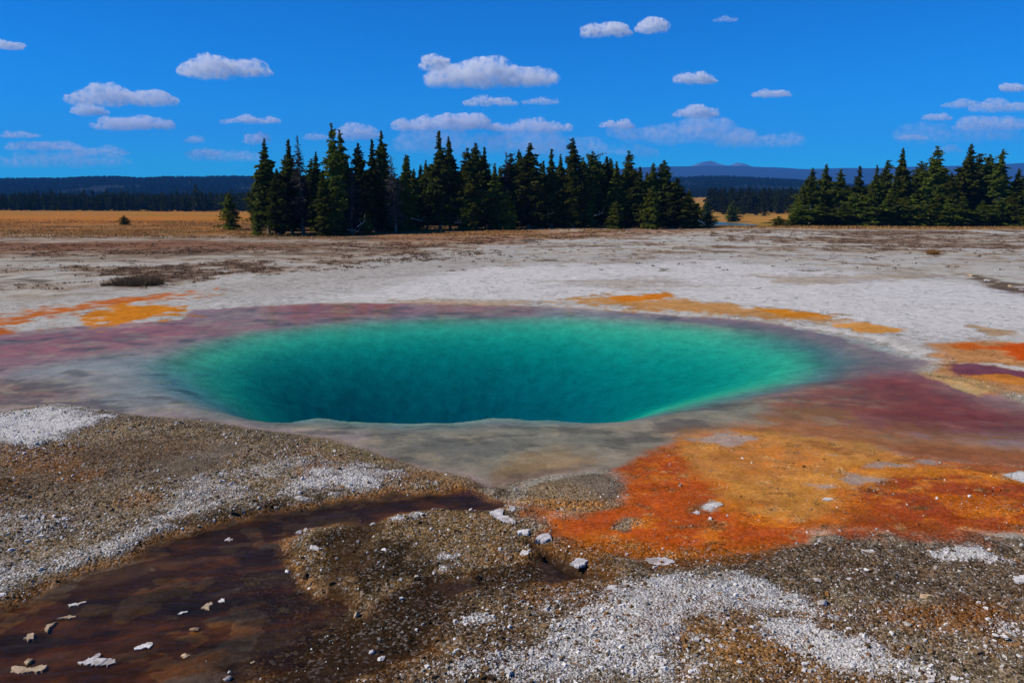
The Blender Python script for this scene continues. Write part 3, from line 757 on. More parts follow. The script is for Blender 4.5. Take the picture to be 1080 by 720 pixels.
# ------------------------------------------------------------------ conifers
def leafmat(name, c1, c2, c3):
    m = NT(name)
    p_ = m.n('ShaderNodeTexCoord').outputs['Object']
    oi = m.n('ShaderNodeObjectInfo')
    ge = m.n('ShaderNodeNewGeometry')
    n = m.noise(p_, 1.1, 4, .6)
    cc = m.mix(m.ramp(n.outputs[0], .38, .62), c1, c2)
    cc = m.mix(m.math('MULTIPLY', m.ramp(ge.outputs['Random Per Island'], .55, 1.0), .6), cc, c3)
    hv = m.n('ShaderNodeHueSaturation'); m.l(cc, hv.inputs['Color'])
    m.l(m.ramp(oi.outputs['Random'], 0, 1, .70, 1.30), hv.inputs['Value'])
    m.l(m.ramp(oi.outputs['Random'], 0, 1, .475, .50), hv.inputs['Hue'])
    df = m.bsdf(hv.outputs[0], .9, .0)
    tl = m.n('ShaderNodeBsdfTranslucent'); m.l(hv.outputs[0], tl.inputs[0])
    mx = m.n('ShaderNodeMixShader'); mx.inputs[0].default_value = .35
    m.l(df.outputs[0], mx.inputs[1]); m.l(tl.outputs[0], mx.inputs[2]); m.l(mx.outputs[0], m.out.inputs[0])
    return m.m
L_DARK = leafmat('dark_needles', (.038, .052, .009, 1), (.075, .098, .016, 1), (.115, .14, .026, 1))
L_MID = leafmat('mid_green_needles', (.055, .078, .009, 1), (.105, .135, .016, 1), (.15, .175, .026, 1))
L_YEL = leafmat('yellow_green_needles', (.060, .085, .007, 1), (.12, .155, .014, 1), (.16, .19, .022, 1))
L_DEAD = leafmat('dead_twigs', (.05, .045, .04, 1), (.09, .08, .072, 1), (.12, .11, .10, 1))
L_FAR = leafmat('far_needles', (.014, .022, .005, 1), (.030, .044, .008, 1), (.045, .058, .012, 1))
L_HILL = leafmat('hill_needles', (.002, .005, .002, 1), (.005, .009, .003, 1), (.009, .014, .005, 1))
bk = NT('bark')
n = bk.noise(bk.map(bk.n('ShaderNodeTexCoord').outputs['Object'], (6, 6, 1)), 3, 5, .6)
b = bk.bsdf(bk.mix(n.outputs[0], (.07, .055, .045, 1), (.24, .21, .18, 1)), .9, .1, bk.bump(n.outputs[0], .5, .02)); bk.l(b.outputs[0], bk.out.inputs[0])
BARK = bk.m
wk = NT('weathered_wood')
n = wk.noise(wk.map(wk.n('ShaderNodeTexCoord').outputs['Object'], (6, 6, 1)), 3, 5, .6)
b = wk.bsdf(wk.mix(n.outputs[0], (.20, .18, .16, 1), (.48, .45, .41, 1)), .9, .1); wk.l(b.outputs[0], wk.out.inputs[0])
WOOD = wk.m

def tubes(segs, k=5):
    """segs: list of (p0, p1, r0, r1) -> V, F"""
    V = []; Fc = []
    for p0, p1, r0, r1 in segs:
        p0 = np.asarray(p0, float); p1 = np.asarray(p1, float)
        d_ = p1 - p0; d_ /= np.linalg.norm(d_) + 1e-9
        a = np.cross(d_, [0.3, 0.1, 1.0] if abs(d_[2]) < .9 else [1, 0, 0]); a /= np.linalg.norm(a) + 1e-9
        b_ = np.cross(d_, a); s = len(V)
        for p, r in ((p0, r0), (p1, r1)):
            for i in range(k):
                t = 2 * math.pi * i / k
                V.append(p + r * (math.cos(t) * a + math.sin(t) * b_))
        for i in range(k):
            j = (i + 1) % k
            Fc.append([s + i, s + j, s + k + j, s + k + i])
    return np.array(V), np.array(Fc)
def conifer(seed, h, rad, cb, whorls, nb, clumps, csize, shape='spruce', trunk_seg=10, gaps=.12):
    """returns trunk mesh and crown mesh of a tree h metres high, crown radius rad, crown starting at cb*h"""
    r = np.random.default_rng(seed)
    lean = r.normal(0, .012, 2)
    def ax(t): return np.array([lean[0] * h * t * t + .05 * math.sin(5 * t + seed), lean[1] * h * t * t + .05 * math.cos(4 * t + seed), h * t])
    tr_ = r0 = .012 * h + .02
    segs = [(ax(i / trunk_seg), ax((i + 1) / trunk_seg), r0 * (1 - i / trunk_seg) + .012, r0 * (1 - (i + 1) / trunk_seg) + .012) for i in range(trunk_seg)]
    limbs = []
    pts = []; sz = []
    side = r.uniform(.75, 1.25, 12)        # the crown is fuller on some sides
    for wi in range(whorls):
        t = cb + (1 - cb) * ((wi + r.uniform(-.3, .3)) / whorls)
        t = min(max(t, cb * .8), .995)
        u = (t - cb) / (1 - cb)
        if shape == 'spruce': R = rad * min(1, (1 - u) * 2.3) ** .7 * (.72 + .28 * math.sin(math.pi * min(1, u + .3))) * (1 if u > .05 else .7)
        elif shape == 'pine': R = rad * min(1, ((1 - u) * 2.0) ** .8) * (.55 + .45 * math.sin(math.pi * min(u + .25, 1)))
        elif shape == 'round': R = rad * (math.sqrt(max(0, 1 - (2 * u - .9) ** 2 * .8)) * .9 + .08) * (1 if u < .9 else .6)
        else: R = rad * (1 - u) ** .6
        R *= r.uniform(.72, 1.2)
        if r.random() < gaps * 1.6: R *= .5
        for k in range(nb):
            az = 2 * math.pi * (k + r.random()) / nb
            L = R * r.uniform(.40, 1.22) * side[int(az / (2 * math.pi) * 12) % 12]
            if L < .05: L = .05
            up = r.uniform(-.15, .25) + (.5 if u > .85 else 0) + (-.15 if shape == 'spruce' and u < .5 else 0)
            o = ax(min(.99, max(.02, t + r.normal(0, .022)))); dirv = np.array([math.cos(az), math.sin(az), up])
            e = o + dirv * L
            if L > .5: limbs.append((o, e, .012 + .012 * L, .006))
            nc = max(2, int(clumps * L / rad))
            s_ = r.uniform(.15, 1.0, nc) ** .8
            pp = o + dirv * (L * s_)[:, None]
            pp = pp + r.normal(0, 1, (nc, 3)) * np.array([.10, .10, .07]) * (0.15 + L)
            pp[:, 2] -= .10 * L * s_ ** 2
            pts.append(pp); sz.append(csize * r.uniform(.6, 1.3, nc) * (.42 + .58 * min(1, (1 - u) * 3.2)))
    # leader tuft
    pp = np.stack([ax(min(1, v)) for v in np.linspace(.93, 1.0, 12)]) + r.normal(0, .02, (12, 3))
    pts.append(pp); sz.append(np.full(12, csize * .32))
    pts = np.concatenate(pts); sz = np.concatenate(sz); n = len(pts)
    # every clump is a bent spray of two leaf-sized quads
    A = r.normal(0, 1, (n, 3)); A[:, 2] *= .45; A /= np.linalg.norm(A, axis=1)[:, None]
    B = np.cross(A, r.normal(0, 1, (n, 3))); B /= np.linalg.norm(B, axis=1)[:, None] + 1e-9
    Cc = np.cross(A, B)
    s = sz[:, None]
    v0 = pts - A * s; v1 = pts + B * s * .42 + Cc * s * .15; v2_ = pts + A * s * 1.1; v3 = pts - B * s * .42 + Cc * s * .15
    w1 = pts + Cc * s * .5 - A * s * .3; w2 = pts - Cc * s * .45 + A * s * .35
    V = np.stack([v0, v1, v2_, v3, w1, w2], 1).reshape(-1, 3)
    i0 = np.arange(n)[:, None] * 6
    Fc = np.concatenate([i0 + np.array([[0, 1, 2, 3]]), i0 + np.array([[0, 4, 2, 5]])])
    tv, tf = tubes(segs, 7)
    bv, bf = tubes(limbs, 3) if limbs else (np.zeros((0, 3)), np.zeros((0, 4), int))
    TV = np.concatenate([tv, bv]); TF = np.concatenate([tf, bf + len(tv)]) if len(bf) else tf
    return TV, TF, V, Fc
def variant(name, seed, h, rad, cb, wh, nb, cl, cs, shape, leaf, wood=None, gaps=.12):
    TV, TF, V, Fc = conifer(seed, h, rad, cb, wh, nb, cl, cs, shape, gaps=gaps)
    mt = mesh_np(name + '_trunk', TV, TF, True); mt.materials.append(wood or BARK)
    mc = mesh_np(name + '_crown', V, Fc, False); mc.materials.append(leaf)
    return dict(h=h, rad=rad, t=mt, c=mc)
VAR = {}
for s in range(4):
    VAR['spruce%d' % s] = variant('spruce', 100 + s, 12, 1.55, .04 + .04 * (s % 2), 50, 10, 26, .26, 'spruce', L_DARK if s not in (0, 2) else L_MID, gaps=.12)
    VAR['pine%d' % s] = variant('lodgepole', 120 + s, 12, 1.5, .04 + .05 * s, 42, 9, 28, .28, 'pine', L_DARK if s % 2 else L_MID, gaps=.22)
for s in range(2):
    VAR['bare%d' % s] = variant('bare_pine', 130 + s, 12, 1.3, .42, 26, 8, 24, .26, 'pine', L_MID, WOOD, gaps=.25)
    VAR['round%d' % s] = variant('round_pine', 140 + s, 11, 2.0, .22, 28, 9, 26, .29, 'round', L_DARK, gaps=.2)
    VAR['green%d' % s] = variant('young_pine', 150 + s, 6, 1.3, .03, 22, 9, 17, .20, 'spruce', L_YEL, gaps=.1)
    VAR['snag%d' % s] = variant('snag', 160 + s, 12, 1.2, .15, 44, 8, 13, .13, 'spruce', L_DEAD, BARK, gaps=.2)
for s in range(4):
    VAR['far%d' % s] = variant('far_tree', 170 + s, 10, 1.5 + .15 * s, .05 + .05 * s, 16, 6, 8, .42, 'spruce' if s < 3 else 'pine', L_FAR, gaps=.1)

def tree(name, kind, x, y, z, h, wscale, rz, label, cat, group=None):
    v = VAR[kind]; s = h / v['h']
    e = bpy.data.objects.new(name, None); col.objects.link(e)
    e.location = (x, y, z); e.rotation_euler = (0, 0, rz)
    e.scale = (wscale, wscale, s)
    t = bpy.data.objects.new('trunk', v['t']); col.objects.link(t); t.parent = e
    c_ = bpy.data.objects.new('crown', v['c']); col.objects.link(c_); c_.parent = e
    return tag(e, label, cat, group)
def place(name, kind, px, ptop, Yd, wpx, label, cat, group=None):
    q = at(px, ptop, Yd); x = q[0]
    z0 = M(x, Yd) - .05 + .03
    h = q[2] - z0
    v = VAR[kind]
    wm_ = wpx / F * Yd / 2                      # wanted crown radius
    return tree(name, kind, x, Yd, z0, h, wm_ / v['rad'], random.uniform(0, 6.28), label, cat, group)

ORD = ['first', 'second', 'third', 'fourth', 'fifth', 'sixth', 'seventh', 'eighth', 'ninth', 'tenth', 'eleventh', 'twelfth', 'thirteenth', 'fourteenth',
       'fifteenth', 'sixteenth', 'seventeenth', 'eighteenth', 'nineteenth', 'twentieth', 'twenty-first', 'twenty-second', 'twenty-third', 'twenty-fourth',
       'twenty-fifth', 'twenty-sixth', 'twenty-seventh', 'twenty-eighth', 'twenty-ninth', 'thirtieth', 'thirty-first', 'thirty-second', 'thirty-third',
       'thirty-fourth', 'thirty-fifth', 'thirty-sixth', 'thirty-seventh', 'thirty-eighth', 'thirty-ninth', 'fortieth', 'forty-first', 'forty-second',
       'forty-third', 'forty-fourth', 'forty-fifth', 'forty-sixth', 'forty-seventh', 'forty-eighth']
# main grove: (px of the top, py of the top, distance, crown width px, kind)
GROVE = [(278, 146, 82, 27, 'pine3'), (291, 178, 80, 20, 'spruce1'), (304, 147, 84, 26, 'pine1'), (315, 143, 82, 24, 'snag0'), (332, 160, 83, 22, 'pine3'), (341, 182, 80, 20, 'spruce2'),
         (351, 130, 82, 22, 'spruce0'), (359, 137, 84, 20, 'spruce2'), (369, 172, 82, 18, 'snag1'), (378, 151, 84, 22, 'spruce3'), (392, 147, 86, 24, 'pine1'), (402, 138, 87, 20, 'spruce1'),
         (415, 164, 84, 20, 'snag1'), (426, 170, 88, 22, 'pine0'), (437, 178, 90, 16, 'spruce2'), (449, 169, 92, 20, 'pine3'), (463, 138, 90, 28, 'pine1'), (474, 144, 92, 26, 'pine3'),
         (491, 156, 90, 26, 'spruce0'), (502, 151, 93, 24, 'spruce3'), (511, 155, 94, 22, 'pine1'), (523, 172, 92, 22, 'pine0'), (534, 160, 94, 20, 'snag0'), (540, 163, 95, 22, 'round0'),
         (548, 158, 97, 22, 'pine2'), (558, 151, 94, 30, 'spruce1'), (571, 172, 96, 20, 'pine0'), (582, 157, 95, 24, 'pine1'), (593, 169, 98, 20, 'spruce2'), (606, 146, 94, 24, 'spruce3'),
         (614, 166, 96, 22, 'spruce0'), (626, 160, 97, 26, 'round1'), (640, 165, 97, 22, 'spruce1'), (652, 170, 96, 24, 'pine0'), (665, 159, 97, 24, 'spruce0'), (675, 176, 95, 24, 'pine1'),
         (687, 172, 96, 22, 'spruce2'), (702, 169, 96, 26, 'spruce3'), (712, 188, 95, 24, 'spruce1'), (724, 203, 94, 20, 'pine0'), (735, 215, 94, 16, 'green1')]
DESC = {'spruce': 'dark narrow pointed conifer', 'pine': 'ragged dark green pine with an uneven top', 'round': 'broad round-topped dark pine', 'green': 'short bushy green pine', 'bare': 'tall pine with a bare pale trunk', 'snag': 'thin grey half-dead conifer with bare twigs'}
for i, (px, pt, Yd, wpx, kd) in enumerate(GROVE):
    ds = DESC[kd[:-1]]
    if kd[0] == 's' and kd[1] == 'p' and pt < 132: ds = 'tallest dark pointed conifer of the whole grove'
    place('conifer', kd, px, pt, Yd, wpx * 1.08, '%s, %s from the left in the central grove' % (ds, ORD[i]), 'tree', 'conifers of the central grove')
rr = random.Random(5)
for i in range(74):
    px = 268 + (i + rr.random()) * (728 - 268) / 74
    yd = (88 if px < 420 else 99) + rr.uniform(0, 12)
    pt = rr.uniform(160, 188) if px < 690 else rr.uniform(200, 214)
    place('conifer', rr.choice(['spruce0', 'spruce1', 'spruce2', 'pine0', 'pine1', 'pine2']), px, pt, yd, rr.uniform(20, 28),
          'lower dark conifer filling the inside of the central grove behind its tall trees', 'tree', 'low conifers packed inside the central grove')
YNG = [(270, 222, 81, 14, 'left end of the grove, at the foot of its first pine'), (418, 222, 85, 18, 'front edge of the grove below the first tall gap'),
       (386, 224, 82, 16, 'front edge of the grove beside a pale fallen log'), (492, 214, 89, 20, 'front of the grove under its twin-topped pine'),
       (536, 200, 91, 22, 'front of the grove left of the bare dirt gap'), (650, 212, 92, 22, 'front of the grove right of the bare dirt gap'),
       (688, 196, 92, 26, 'front of the grove near its right end'), (748, 224, 96, 20, 'far right tip of the central grove by the river')]
for px, pt, yd, wp, tx in YNG:
    place('young_pine', 'green%d' % (px % 2), px, pt, yd, wp, 'small pine at the ' + tx, 'tree', 'small pines along the front of the central grove')
# right grove
RG = [(846, 194, 108, 18, 'pine0'), (858, 177, 107, 22, 'bare0'), (873, 173, 110, 22, 'spruce2'), (888, 178, 107, 22, 'bare1'), (907, 175, 113, 26, 'pine1'), (925, 174, 110, 22, 'pine0'), (935, 169, 114, 24, 'spruce3'),
      (946, 184, 108, 22, 'pine0'), (955, 156, 111, 22, 'spruce2'), (974, 170, 114, 26, 'round1'), (984, 166, 116, 18, 'spruce2'), (991, 154, 110, 32, 'spruce0'), (1006, 182, 108, 28, 'pine2'), (1022, 152, 113, 30, 'spruce2'), (1036, 163, 116, 32, 'round0'),
      (1046, 163, 114, 26, 'round1'), (1059, 157, 109, 26, 'bare0'), (1073, 178, 109, 30, 'pine2'), (1092, 168, 113, 30, 'spruce1'), (1110, 160, 110, 28, 'pine1')]
for i, (px, pt, Yd, wpx, kd) in enumerate(RG):
    place('conifer', kd, px, pt, Yd, wpx * .92, '%s, %s from the left in the right-hand grove' % (DESC[kd[:-1]], ORD[i]), 'tree', 'conifers of the right-hand grove')
for i in range(16):
    px = 850 + i * 17 + rr.uniform(-4, 4)
    place('young_pine', rr.choice(['green0', 'green1', 'pine2']), px, rr.uniform(202, 216), 104 + rr.uniform(0, 3), rr.uniform(22, 32),
          'low yellow-green pine, %s from the left along the front of the right-hand grove' % ORD[i], 'tree', 'low pines fronting the right-hand grove')
for i in range(14):
    px = 856 + i * 19 + rr.uniform(-5, 5)
    place('conifer', rr.choice(['spruce0', 'spruce1', 'pine1']), px, rr.uniform(185, 196), 120 + rr.uniform(0, 8), rr.uniform(24, 32),
          'lower dark conifer, %s from the left in the back row of the right-hand grove' % ORD[i], 'tree', 'low conifers at the back of the right-hand grove')
# single trees
place('young_pine', 'green0', 241, 203, 92, 22, 'bright green young pine standing alone just left of the central grove', 'tree')
place('bush', 'green1', 131, 227, 108, 13, 'tiny green pine sapling alone on the orange prairie', 'sapling')
place('bush', 'green1', 823, 228, 101, 24, 'light green bush at the left foot of the right-hand grove', 'bush')
place('bush', 'green0', 838, 224, 103, 20, 'light green bush beside the first trunk of the right-hand grove', 'bush')
place('conifer', 'far1', 206, 194, 380, 13, 'one taller dark conifer rising above the distant tree line beyond the prairie', 'tree')
place('conifer', 'spruce1', 745, 209, 262, 10, 'small dark conifer by the river bend on the orange meadow', 'tree')
place('conifer', 'spruce2', 774, 212, 248, 14, 'dark round-based conifer alone on the meadow right of the river bend', 'tree')
# the distant edge: individual trees, then the wood behind as one mass
for i in range(84):
    px = -14 + i * 3.44 + rr.uniform(-1, 1)
    place('conifer', 'far%d' % rr.randrange(4), px, 204 + rr.gauss(0, 1.8), 385 + rr.uniform(0, 25), rr.uniform(5, 8.5),
          'tiny dark conifer in the distant tree line beyond the orange prairie', 'tree', 'conifers of the distant tree line beyond the prairie')
for i in range(46):
    px = 752 + i * 2.2 + rr.uniform(-1, 1)
    place('conifer', 'far%d' % rr.randrange(4), px, 204 + rr.gauss(0, 2) - (px - 752) * .04, 330 + rr.uniform(0, 60), rr.uniform(6, 10),
          'tiny dark conifer in the wood beyond the river meadow', 'tree', 'conifers of the wood beyond the river meadow')
for i in range(9):
    px = 766 + i * 5 + rr.uniform(-2, 2)
    place('conifer', 'far%d' % rr.randrange(4), px, 215 + rr.gauss(0, 2), 300 + rr.uniform(0, 20), rr.uniform(5, 8),
          'tiny dark conifer, %s from the left of those on the river meadow before the wood' % ORD[i], 'tree', 'small conifers on the river meadow')

def wood(name, specs, seed):
    r = np.random.default_rng(seed); VV = []; FF = []; n0 = 0
    protos = []
    for s in range(5):
        _, _, V, Fc = conifer(300 + s, 10, 1.7, .03, 8, 5, 4, .75, 'spruce')
        protos.append((V, Fc))
    for x, y, h, wd in specs:
        V, Fc = protos[r.integers(5)]
        a = r.uniform(0, 6.28); ca, sa = math.cos(a), math.sin(a); s = h / 10
        U = np.stack([(V[:, 0] * ca - V[:, 1] * sa) * wd, (V[:, 0] * sa + V[:, 1] * ca) * wd, V[:, 2] * s], 1)
        U += np.array([x, y, 0]); U[:, 2] += M(x, y) - .1
        VV.append(U); FF.append(Fc + n0); n0 += len(V)
    me = mesh_np(name, np.concatenate(VV), np.concatenate(FF), False)
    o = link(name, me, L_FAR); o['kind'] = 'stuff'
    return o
sp_ = []
for k in range(1500):
    yd = rr.uniform(400, 640); a = rr.uniform(-.85, .18)
    sp_.append((a * yd, yd, 9.5 * rr.uniform(.7, 1.15), rr.uniform(.9, 1.4)))
tag(wood('distant_forest', sp_, 1), 'distant dark conifer forest massed beyond the orange prairie', 'forest')
sp_ = []
while len(sp_) < 1100:
    yd = rr.uniform(350, 620); a = rr.uniform(.24, .95)
    sp_.append((a * yd, yd, 9.5 * rr.uniform(.7, 1.2), rr.uniform(.9, 1.4)))
while len(sp_) < 1500:
    yd = rr.uniform(980, 1250); a = rr.uniform(.12, .45)
    sp_.append((a * yd, yd, 11 * rr.uniform(.7, 1.2), rr.uniform(1.2, 1.8)))
tag(wood('valley_forest', sp_, 2), 'dark conifer forest massed across the river valley', 'forest')
# canopy of the wooded hills: rough cone tips standing on the landform
nd, na = VH.shape[:2]
r_ = np.random.default_rng(9); VV = []; FF = []
cnt = 26000
jj = r_.uniform(2, nd * .62, cnt); ii = r_.uniform(na * .30, na * .72, cnt)
j0 = jj.astype(int); i0 = ii.astype(int); fj = (jj - j0)[:, None]; fi = (ii - i0)[:, None]
Pq = (VH[j0, i0] * (1 - fj) + VH[j0 + 1, i0] * fj) * (1 - fi) + (VH[j0, i0 + 1] * (1 - fj) + VH[j0 + 1, i0 + 1] * fj) * fi
keep = fbm(Pq[:, 0] / 160, Pq[:, 1] / 160, 141, 3) < .45
Pq = Pq[keep]; cnt = len(Pq)
hh = r_.uniform(4, 9, cnt); ww = r_.uniform(3.0, 6.5, cnt)
V = np.zeros((cnt, 5, 3)); V[:] = Pq[:, None, :]
for k in range(4):
    t = k * math.pi / 2 + .6
    V[:, k, 0] += math.cos(t) * ww; V[:, k, 1] += math.sin(t) * ww; V[:, k, 2] -= 1.0
V[:, 4, 2] += hh
i0 = np.arange(cnt)[:, None] * 5
FF = np.concatenate([i0 + np.array([[k, (k + 1) % 4, 4]]) for k in range(4)])
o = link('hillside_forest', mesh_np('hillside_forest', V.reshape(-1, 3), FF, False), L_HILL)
tag(o, 'dark forest blanketing the low hills on the horizon', 'forest', None, 'stuff')

# ------------------------------------------------------------------ grass, brush and logs at the grove
def blades(name, P0, hgt, wid, lean, mat, seed):
    r = np.random.default_rng(seed); n = len(P0)
    a = r.uniform(0, 6.28, n); h = hgt * r.uniform(.5, 1.4, n); l_ = r.normal(0, lean, (n, 2)) * h[:, None]
    w_ = wid * r.uniform(.6, 1.4, n)
    V = np.zeros((n, 3, 3)); V[:] = P0[:, None, :]
    V[:, 0, 0] -= np.cos(a) * w_; V[:, 0, 1] -= np.sin(a) * w_
    V[:, 1, 0] += np.cos(a) * w_; V[:, 1, 1] += np.sin(a) * w_
    V[:, 2, 0] += l_[:, 0]; V[:, 2, 1] += l_[:, 1]; V[:, 2, 2] += h
    V[:, :2, 2] -= .02
    Fc = np.arange(n * 3).reshape(n, 3)
    return link(name, mesh_np(name, V.reshape(-1, 3), Fc, False), mat)
def grassmat(name, a, b_):
    m = NT(name); ge = m.n('ShaderNodeNewGeometry')
    cc = m.mix(ge.outputs['Random Per Island'], a, b_)
    bb = m.bsdf(cc, .8, .1); tl = m.n('ShaderNodeBsdfTranslucent'); m.l(cc, tl.inputs[0])
    mx = m.n('ShaderNodeMixShader'); mx.inputs[0].default_value = .3
    m.l(bb.outputs[0], mx.inputs[1]); m.l(tl.outputs[0], mx.inputs[2]); m.l(mx.outputs[0], m.out.inputs[0])
    return m.m
G_DRY = grassmat('dry_grass', (.20, .10, .03, 1), (.40, .23, .08, 1))
G_SCRUB = grassmat('brown_scrub', (.07, .045, .03, 1), (.22, .13, .075, 1))
G_TWIG = grassmat('brown_twigs', (.05, .035, .022, 1), (.12, .09, .05, 1))
r_ = np.random.default_rng(12); n = 60000
yy = 76 + 60 * r_.random(n) ** 1.5; xx = yy * r_.uniform(-.72, .14, n)
cl = fbm(xx / 5, yy / 2.5, 151, 4)
k = (cl > -.05) & (sstep(74, 84, yy) > r_.random(n))
xx, yy = xx[k], yy[k]
zz = ground_h(xx, yy)
tag(blades('prairie_grass', np.stack([xx, yy, zz], 1), .16, .05, .4, G_DRY, 3), 'short dry orange grass of the prairie', 'grass', None, 'stuff')
n = 9000
yy = r_.uniform(93, 104, n); xx = yy * r_.uniform(.10, .85, n)
tag(blades('fringe_grass', np.stack([xx, yy, ground_h(xx, yy)], 1), .22, .06, .4, G_DRY, 4), 'fringe of dry yellow grass before the right-hand grove', 'grass', None, 'stuff')
n = 26000
yy = 36 + 52 * r_.random(n) ** .9; xx = yy * r_.uniform(-.72, .75, n)
sd = np.zeros(N); sd[near] = scrd * sstep(-.25, .35, m2 + .4 * m1) + .03 * (Y[near] > 45)
k = (lookup(sd, xx, yy)[:, 0] > r_.random(n))
xx, yy = xx[k], yy[k]
cx_ = np.repeat(xx, 9) + r_.normal(0, .10, len(xx) * 9); cy_ = np.repeat(yy, 9) + r_.normal(0, .10, len(xx) * 9)
tag(blades('low_scrub', np.stack([cx_, cy_, ground_h(cx_, cy_)], 1), .09, .035, .8, G_SCRUB, 8), 'low brown scrub and rubble dotted over the far sinter plain', 'scrub', None, 'stuff')
def tuft(name, px, py, wpx, hpx, nb, mat, label, cat):
    q = P(px, py); Yd = q[1]; r = np.random.default_rng(int(px))
    w_ = wpx / F * Yd / 2; h = hpx / F * Yd
    a = r.uniform(0, 6.28, nb); rad = np.sqrt(r.random(nb))
    xx = q[0] + np.cos(a) * rad * w_; yy = q[1] + np.sin(a) * rad * w_ * .7
    zz = ground_h(xx, yy)
    o = blades(name, np.stack([xx, yy, zz], 1), h, .014, .6, mat, 5)
    c_ = Vector((q[0], q[1], float(ground_h(q[0], q[1])[0])))
    o.data.transform(__import__('mathutils').Matrix.Translation(-c_)); o.location = c_
    return tag(o, label, cat)
tuft('dry_shrub', 147, 301, 52, 8, 1300, G_TWIG, 'low dark twiggy shrub on the white ground behind the orange deposit', 'shrub')
tuft('dry_shrub', 118, 302, 22, 4, 350, G_TWIG, 'smaller brown twiggy shrub just left of the dark shrub', 'shrub')
tuft('grass_tuft', 984, 269, 12, 6, 400, G_DRY, 'single round tuft of tan grass on the white plain at the right', 'grass tuft')
def log(p0, p1, r0, label, branches=2):
    segs = []; r = np.random.default_rng(int(abs(p0[0] * 100)))
    a = np.array(p0); b_ = np.array(p1)
    for k in range(6):
        segs.append((a + (b_ - a) * k / 6, a + (b_ - a) * (k + 1) / 6, r0 * (1 - .1 * k), r0 * (1 - .1 * (k + 1))))
    for k in range(branches):
        s = a + (b_ - a) * r.uniform(.3, .9)
        segs.append((s, s + np.array([r.uniform(-.4, .4), r.uniform(-.3, .3), r.uniform(.3, .8)]), r0 * .4, .01))
    V, Fc = tubes(segs, 8)
    c_ = a.copy(); o = link('fallen_log', mesh_np('fallen_log', V - c_, Fc, True), WOOD); o.location = c_
    return tag(o, label, 'log', 'pale fallen logs at the foot of the grove')
for i, (px, py, Yd, L, dz, tx) in enumerate([(381, 236, 80, 1.2, -.9, 'pale leaning dead log at the left foot of the grove'), (372, 243, 81, 1.6, .2, 'pale broken log lying flat on the grass at the grove edge'),
                                 (440, 232, 86, 1.8, .5, 'long grey log leaning inside the dark middle of the grove'), (485, 235, 88, 1.6, .1, 'grey log lying low under the twin-topped pine'),
                                 (578, 226, 93, 2.2, -.5, 'grey log leaning beside the bare dirt gap in the grove'), (632, 226, 93, 1.6, -.4, 'pale log leaning right of the bare dirt gap')]):
    q = at(px, py, Yd)
    L *= .7; dz *= .7
    log([q[0] - L / 2, Yd, max(q[2] + dz / 2, M(q[0], Yd) + .1)], [q[0] + L / 2, Yd + .4, max(q[2] - dz / 2, M(q[0], Yd) + .1)], .05, tx)

# ------------------------------------------------------------------ stones and slabs
def rock_mesh(name, seed, sx, sy, sz, mat, sub=3, rough=.25, flat=0.0):
    import bmesh
    bm = bmesh.new(); bmesh.ops.create_icosphere(bm, subdivisions=sub, radius=1)
    r = np.random.default_rng(seed)
    V = np.array([v.co[:] for v in bm.verts])
    dirs = r.normal(0, 1, (9, 3)); dirs /= np.linalg.norm(dirs, axis=1)[:, None]
    lim = r.uniform(.62, .95, 9)
    for dv, lm in zip(dirs, lim):                       # broken planes
        p = V @ dv; V -= np.outer(np.clip(p - lm, 0, None), dv) * .95
    ph = r.uniform(0, 9, 3)
    nn = fbm(V[:, 0] * 2.3 + ph[0] + V[:, 2] * 1.7, V[:, 1] * 2.3 + ph[1] - V[:, 2], seed, 4)
    V *= (1 + rough * nn)[:, None]
    if flat: V[:, 2] = np.clip(V[:, 2], -1, flat + .12 * nn)
    V *= np.array([sx, sy, sz])
    for v, c_ in zip(bm.verts, V): v.co = c_
    me = bpy.data.meshes.new(name); bm.to_mesh(me); bm.free(); me.materials.append(mat)
    return me
def stonemat(name, a, b_, c_):
    m = NT(name); p = m.pos()
    n1 = m.noise(p, 14, 6, .65); n2 = m.noise(p, 60, 4, .6)
    cc = m.mix(m.ramp(n1.outputs[0], .35, .65), a, b_)
    cc = m.mix(m.ramp(n2.outputs[0], .54, .68), cc, c_)
    n3 = m.noise(p, 5, 5, .65); cc = m.mix(m.math('MULTIPLY', m.ramp(n3.outputs[0], .48, .62), .75), cc, c_)
    bb = m.bsdf(cc, .9, .2, m.bump(n2.outputs[0], .6, .01)); m.l(bb.outputs[0], m.out.inputs[0]); return m.m
S_WHITE = stonemat('white_sinter', (.50, .48, .45, 1), (.64, .62, .60, 1), (.30, .26, .21, 1))
S_GREY = stonemat('grey_sinter', (.36, .34, .34, 1), (.56, .54, .54, 1), (.22, .18, .15, 1))
S_TAN = stonemat('tan_sinter', (.34, .22, .11, 1), (.56, .42, .27, 1), (.16, .09, .05, 1))
S_BROWN = stonemat('brown_stone', (.10, .065, .04, 1), (.24, .17, .11, 1), (.05, .035, .025, 1))
def stone(name, px, py, wpx, hpx, mat, label, group=None, flat=0.0, seed=None, sub=3, lift=.25, depth=.7):
    wpx *= .85; hpx *= .62 if not flat else 1
    q = P(px, py, 0.0); z0 = float(ground_h(q[0], q[1])[0]); q = P(px, py, z0)
    w_ = wpx / F * q[1] / 2; h = hpx / F * q[1] / 2
    sl = CAMZ / q[1]
    dy = w_ * depth if not flat else max(h / sl * .8, w_ * .25)
    o = link(name, rock_mesh(name, seed or int(px * 7 + py), w_, dy, max(h * (1.0 if not flat else .35), .012), mat, sub, .22, flat), None)
    o.location = (q[0], q[1], z0 + lift * h * (0 if flat else 1) + .004); o.rotation_euler = (0, 0, (px * .37) % 6.28 if not flat else ((px * .13) % .5 - .25))
    return tag(o, label, 'stone' if name == 'stone' else 'slab', group)
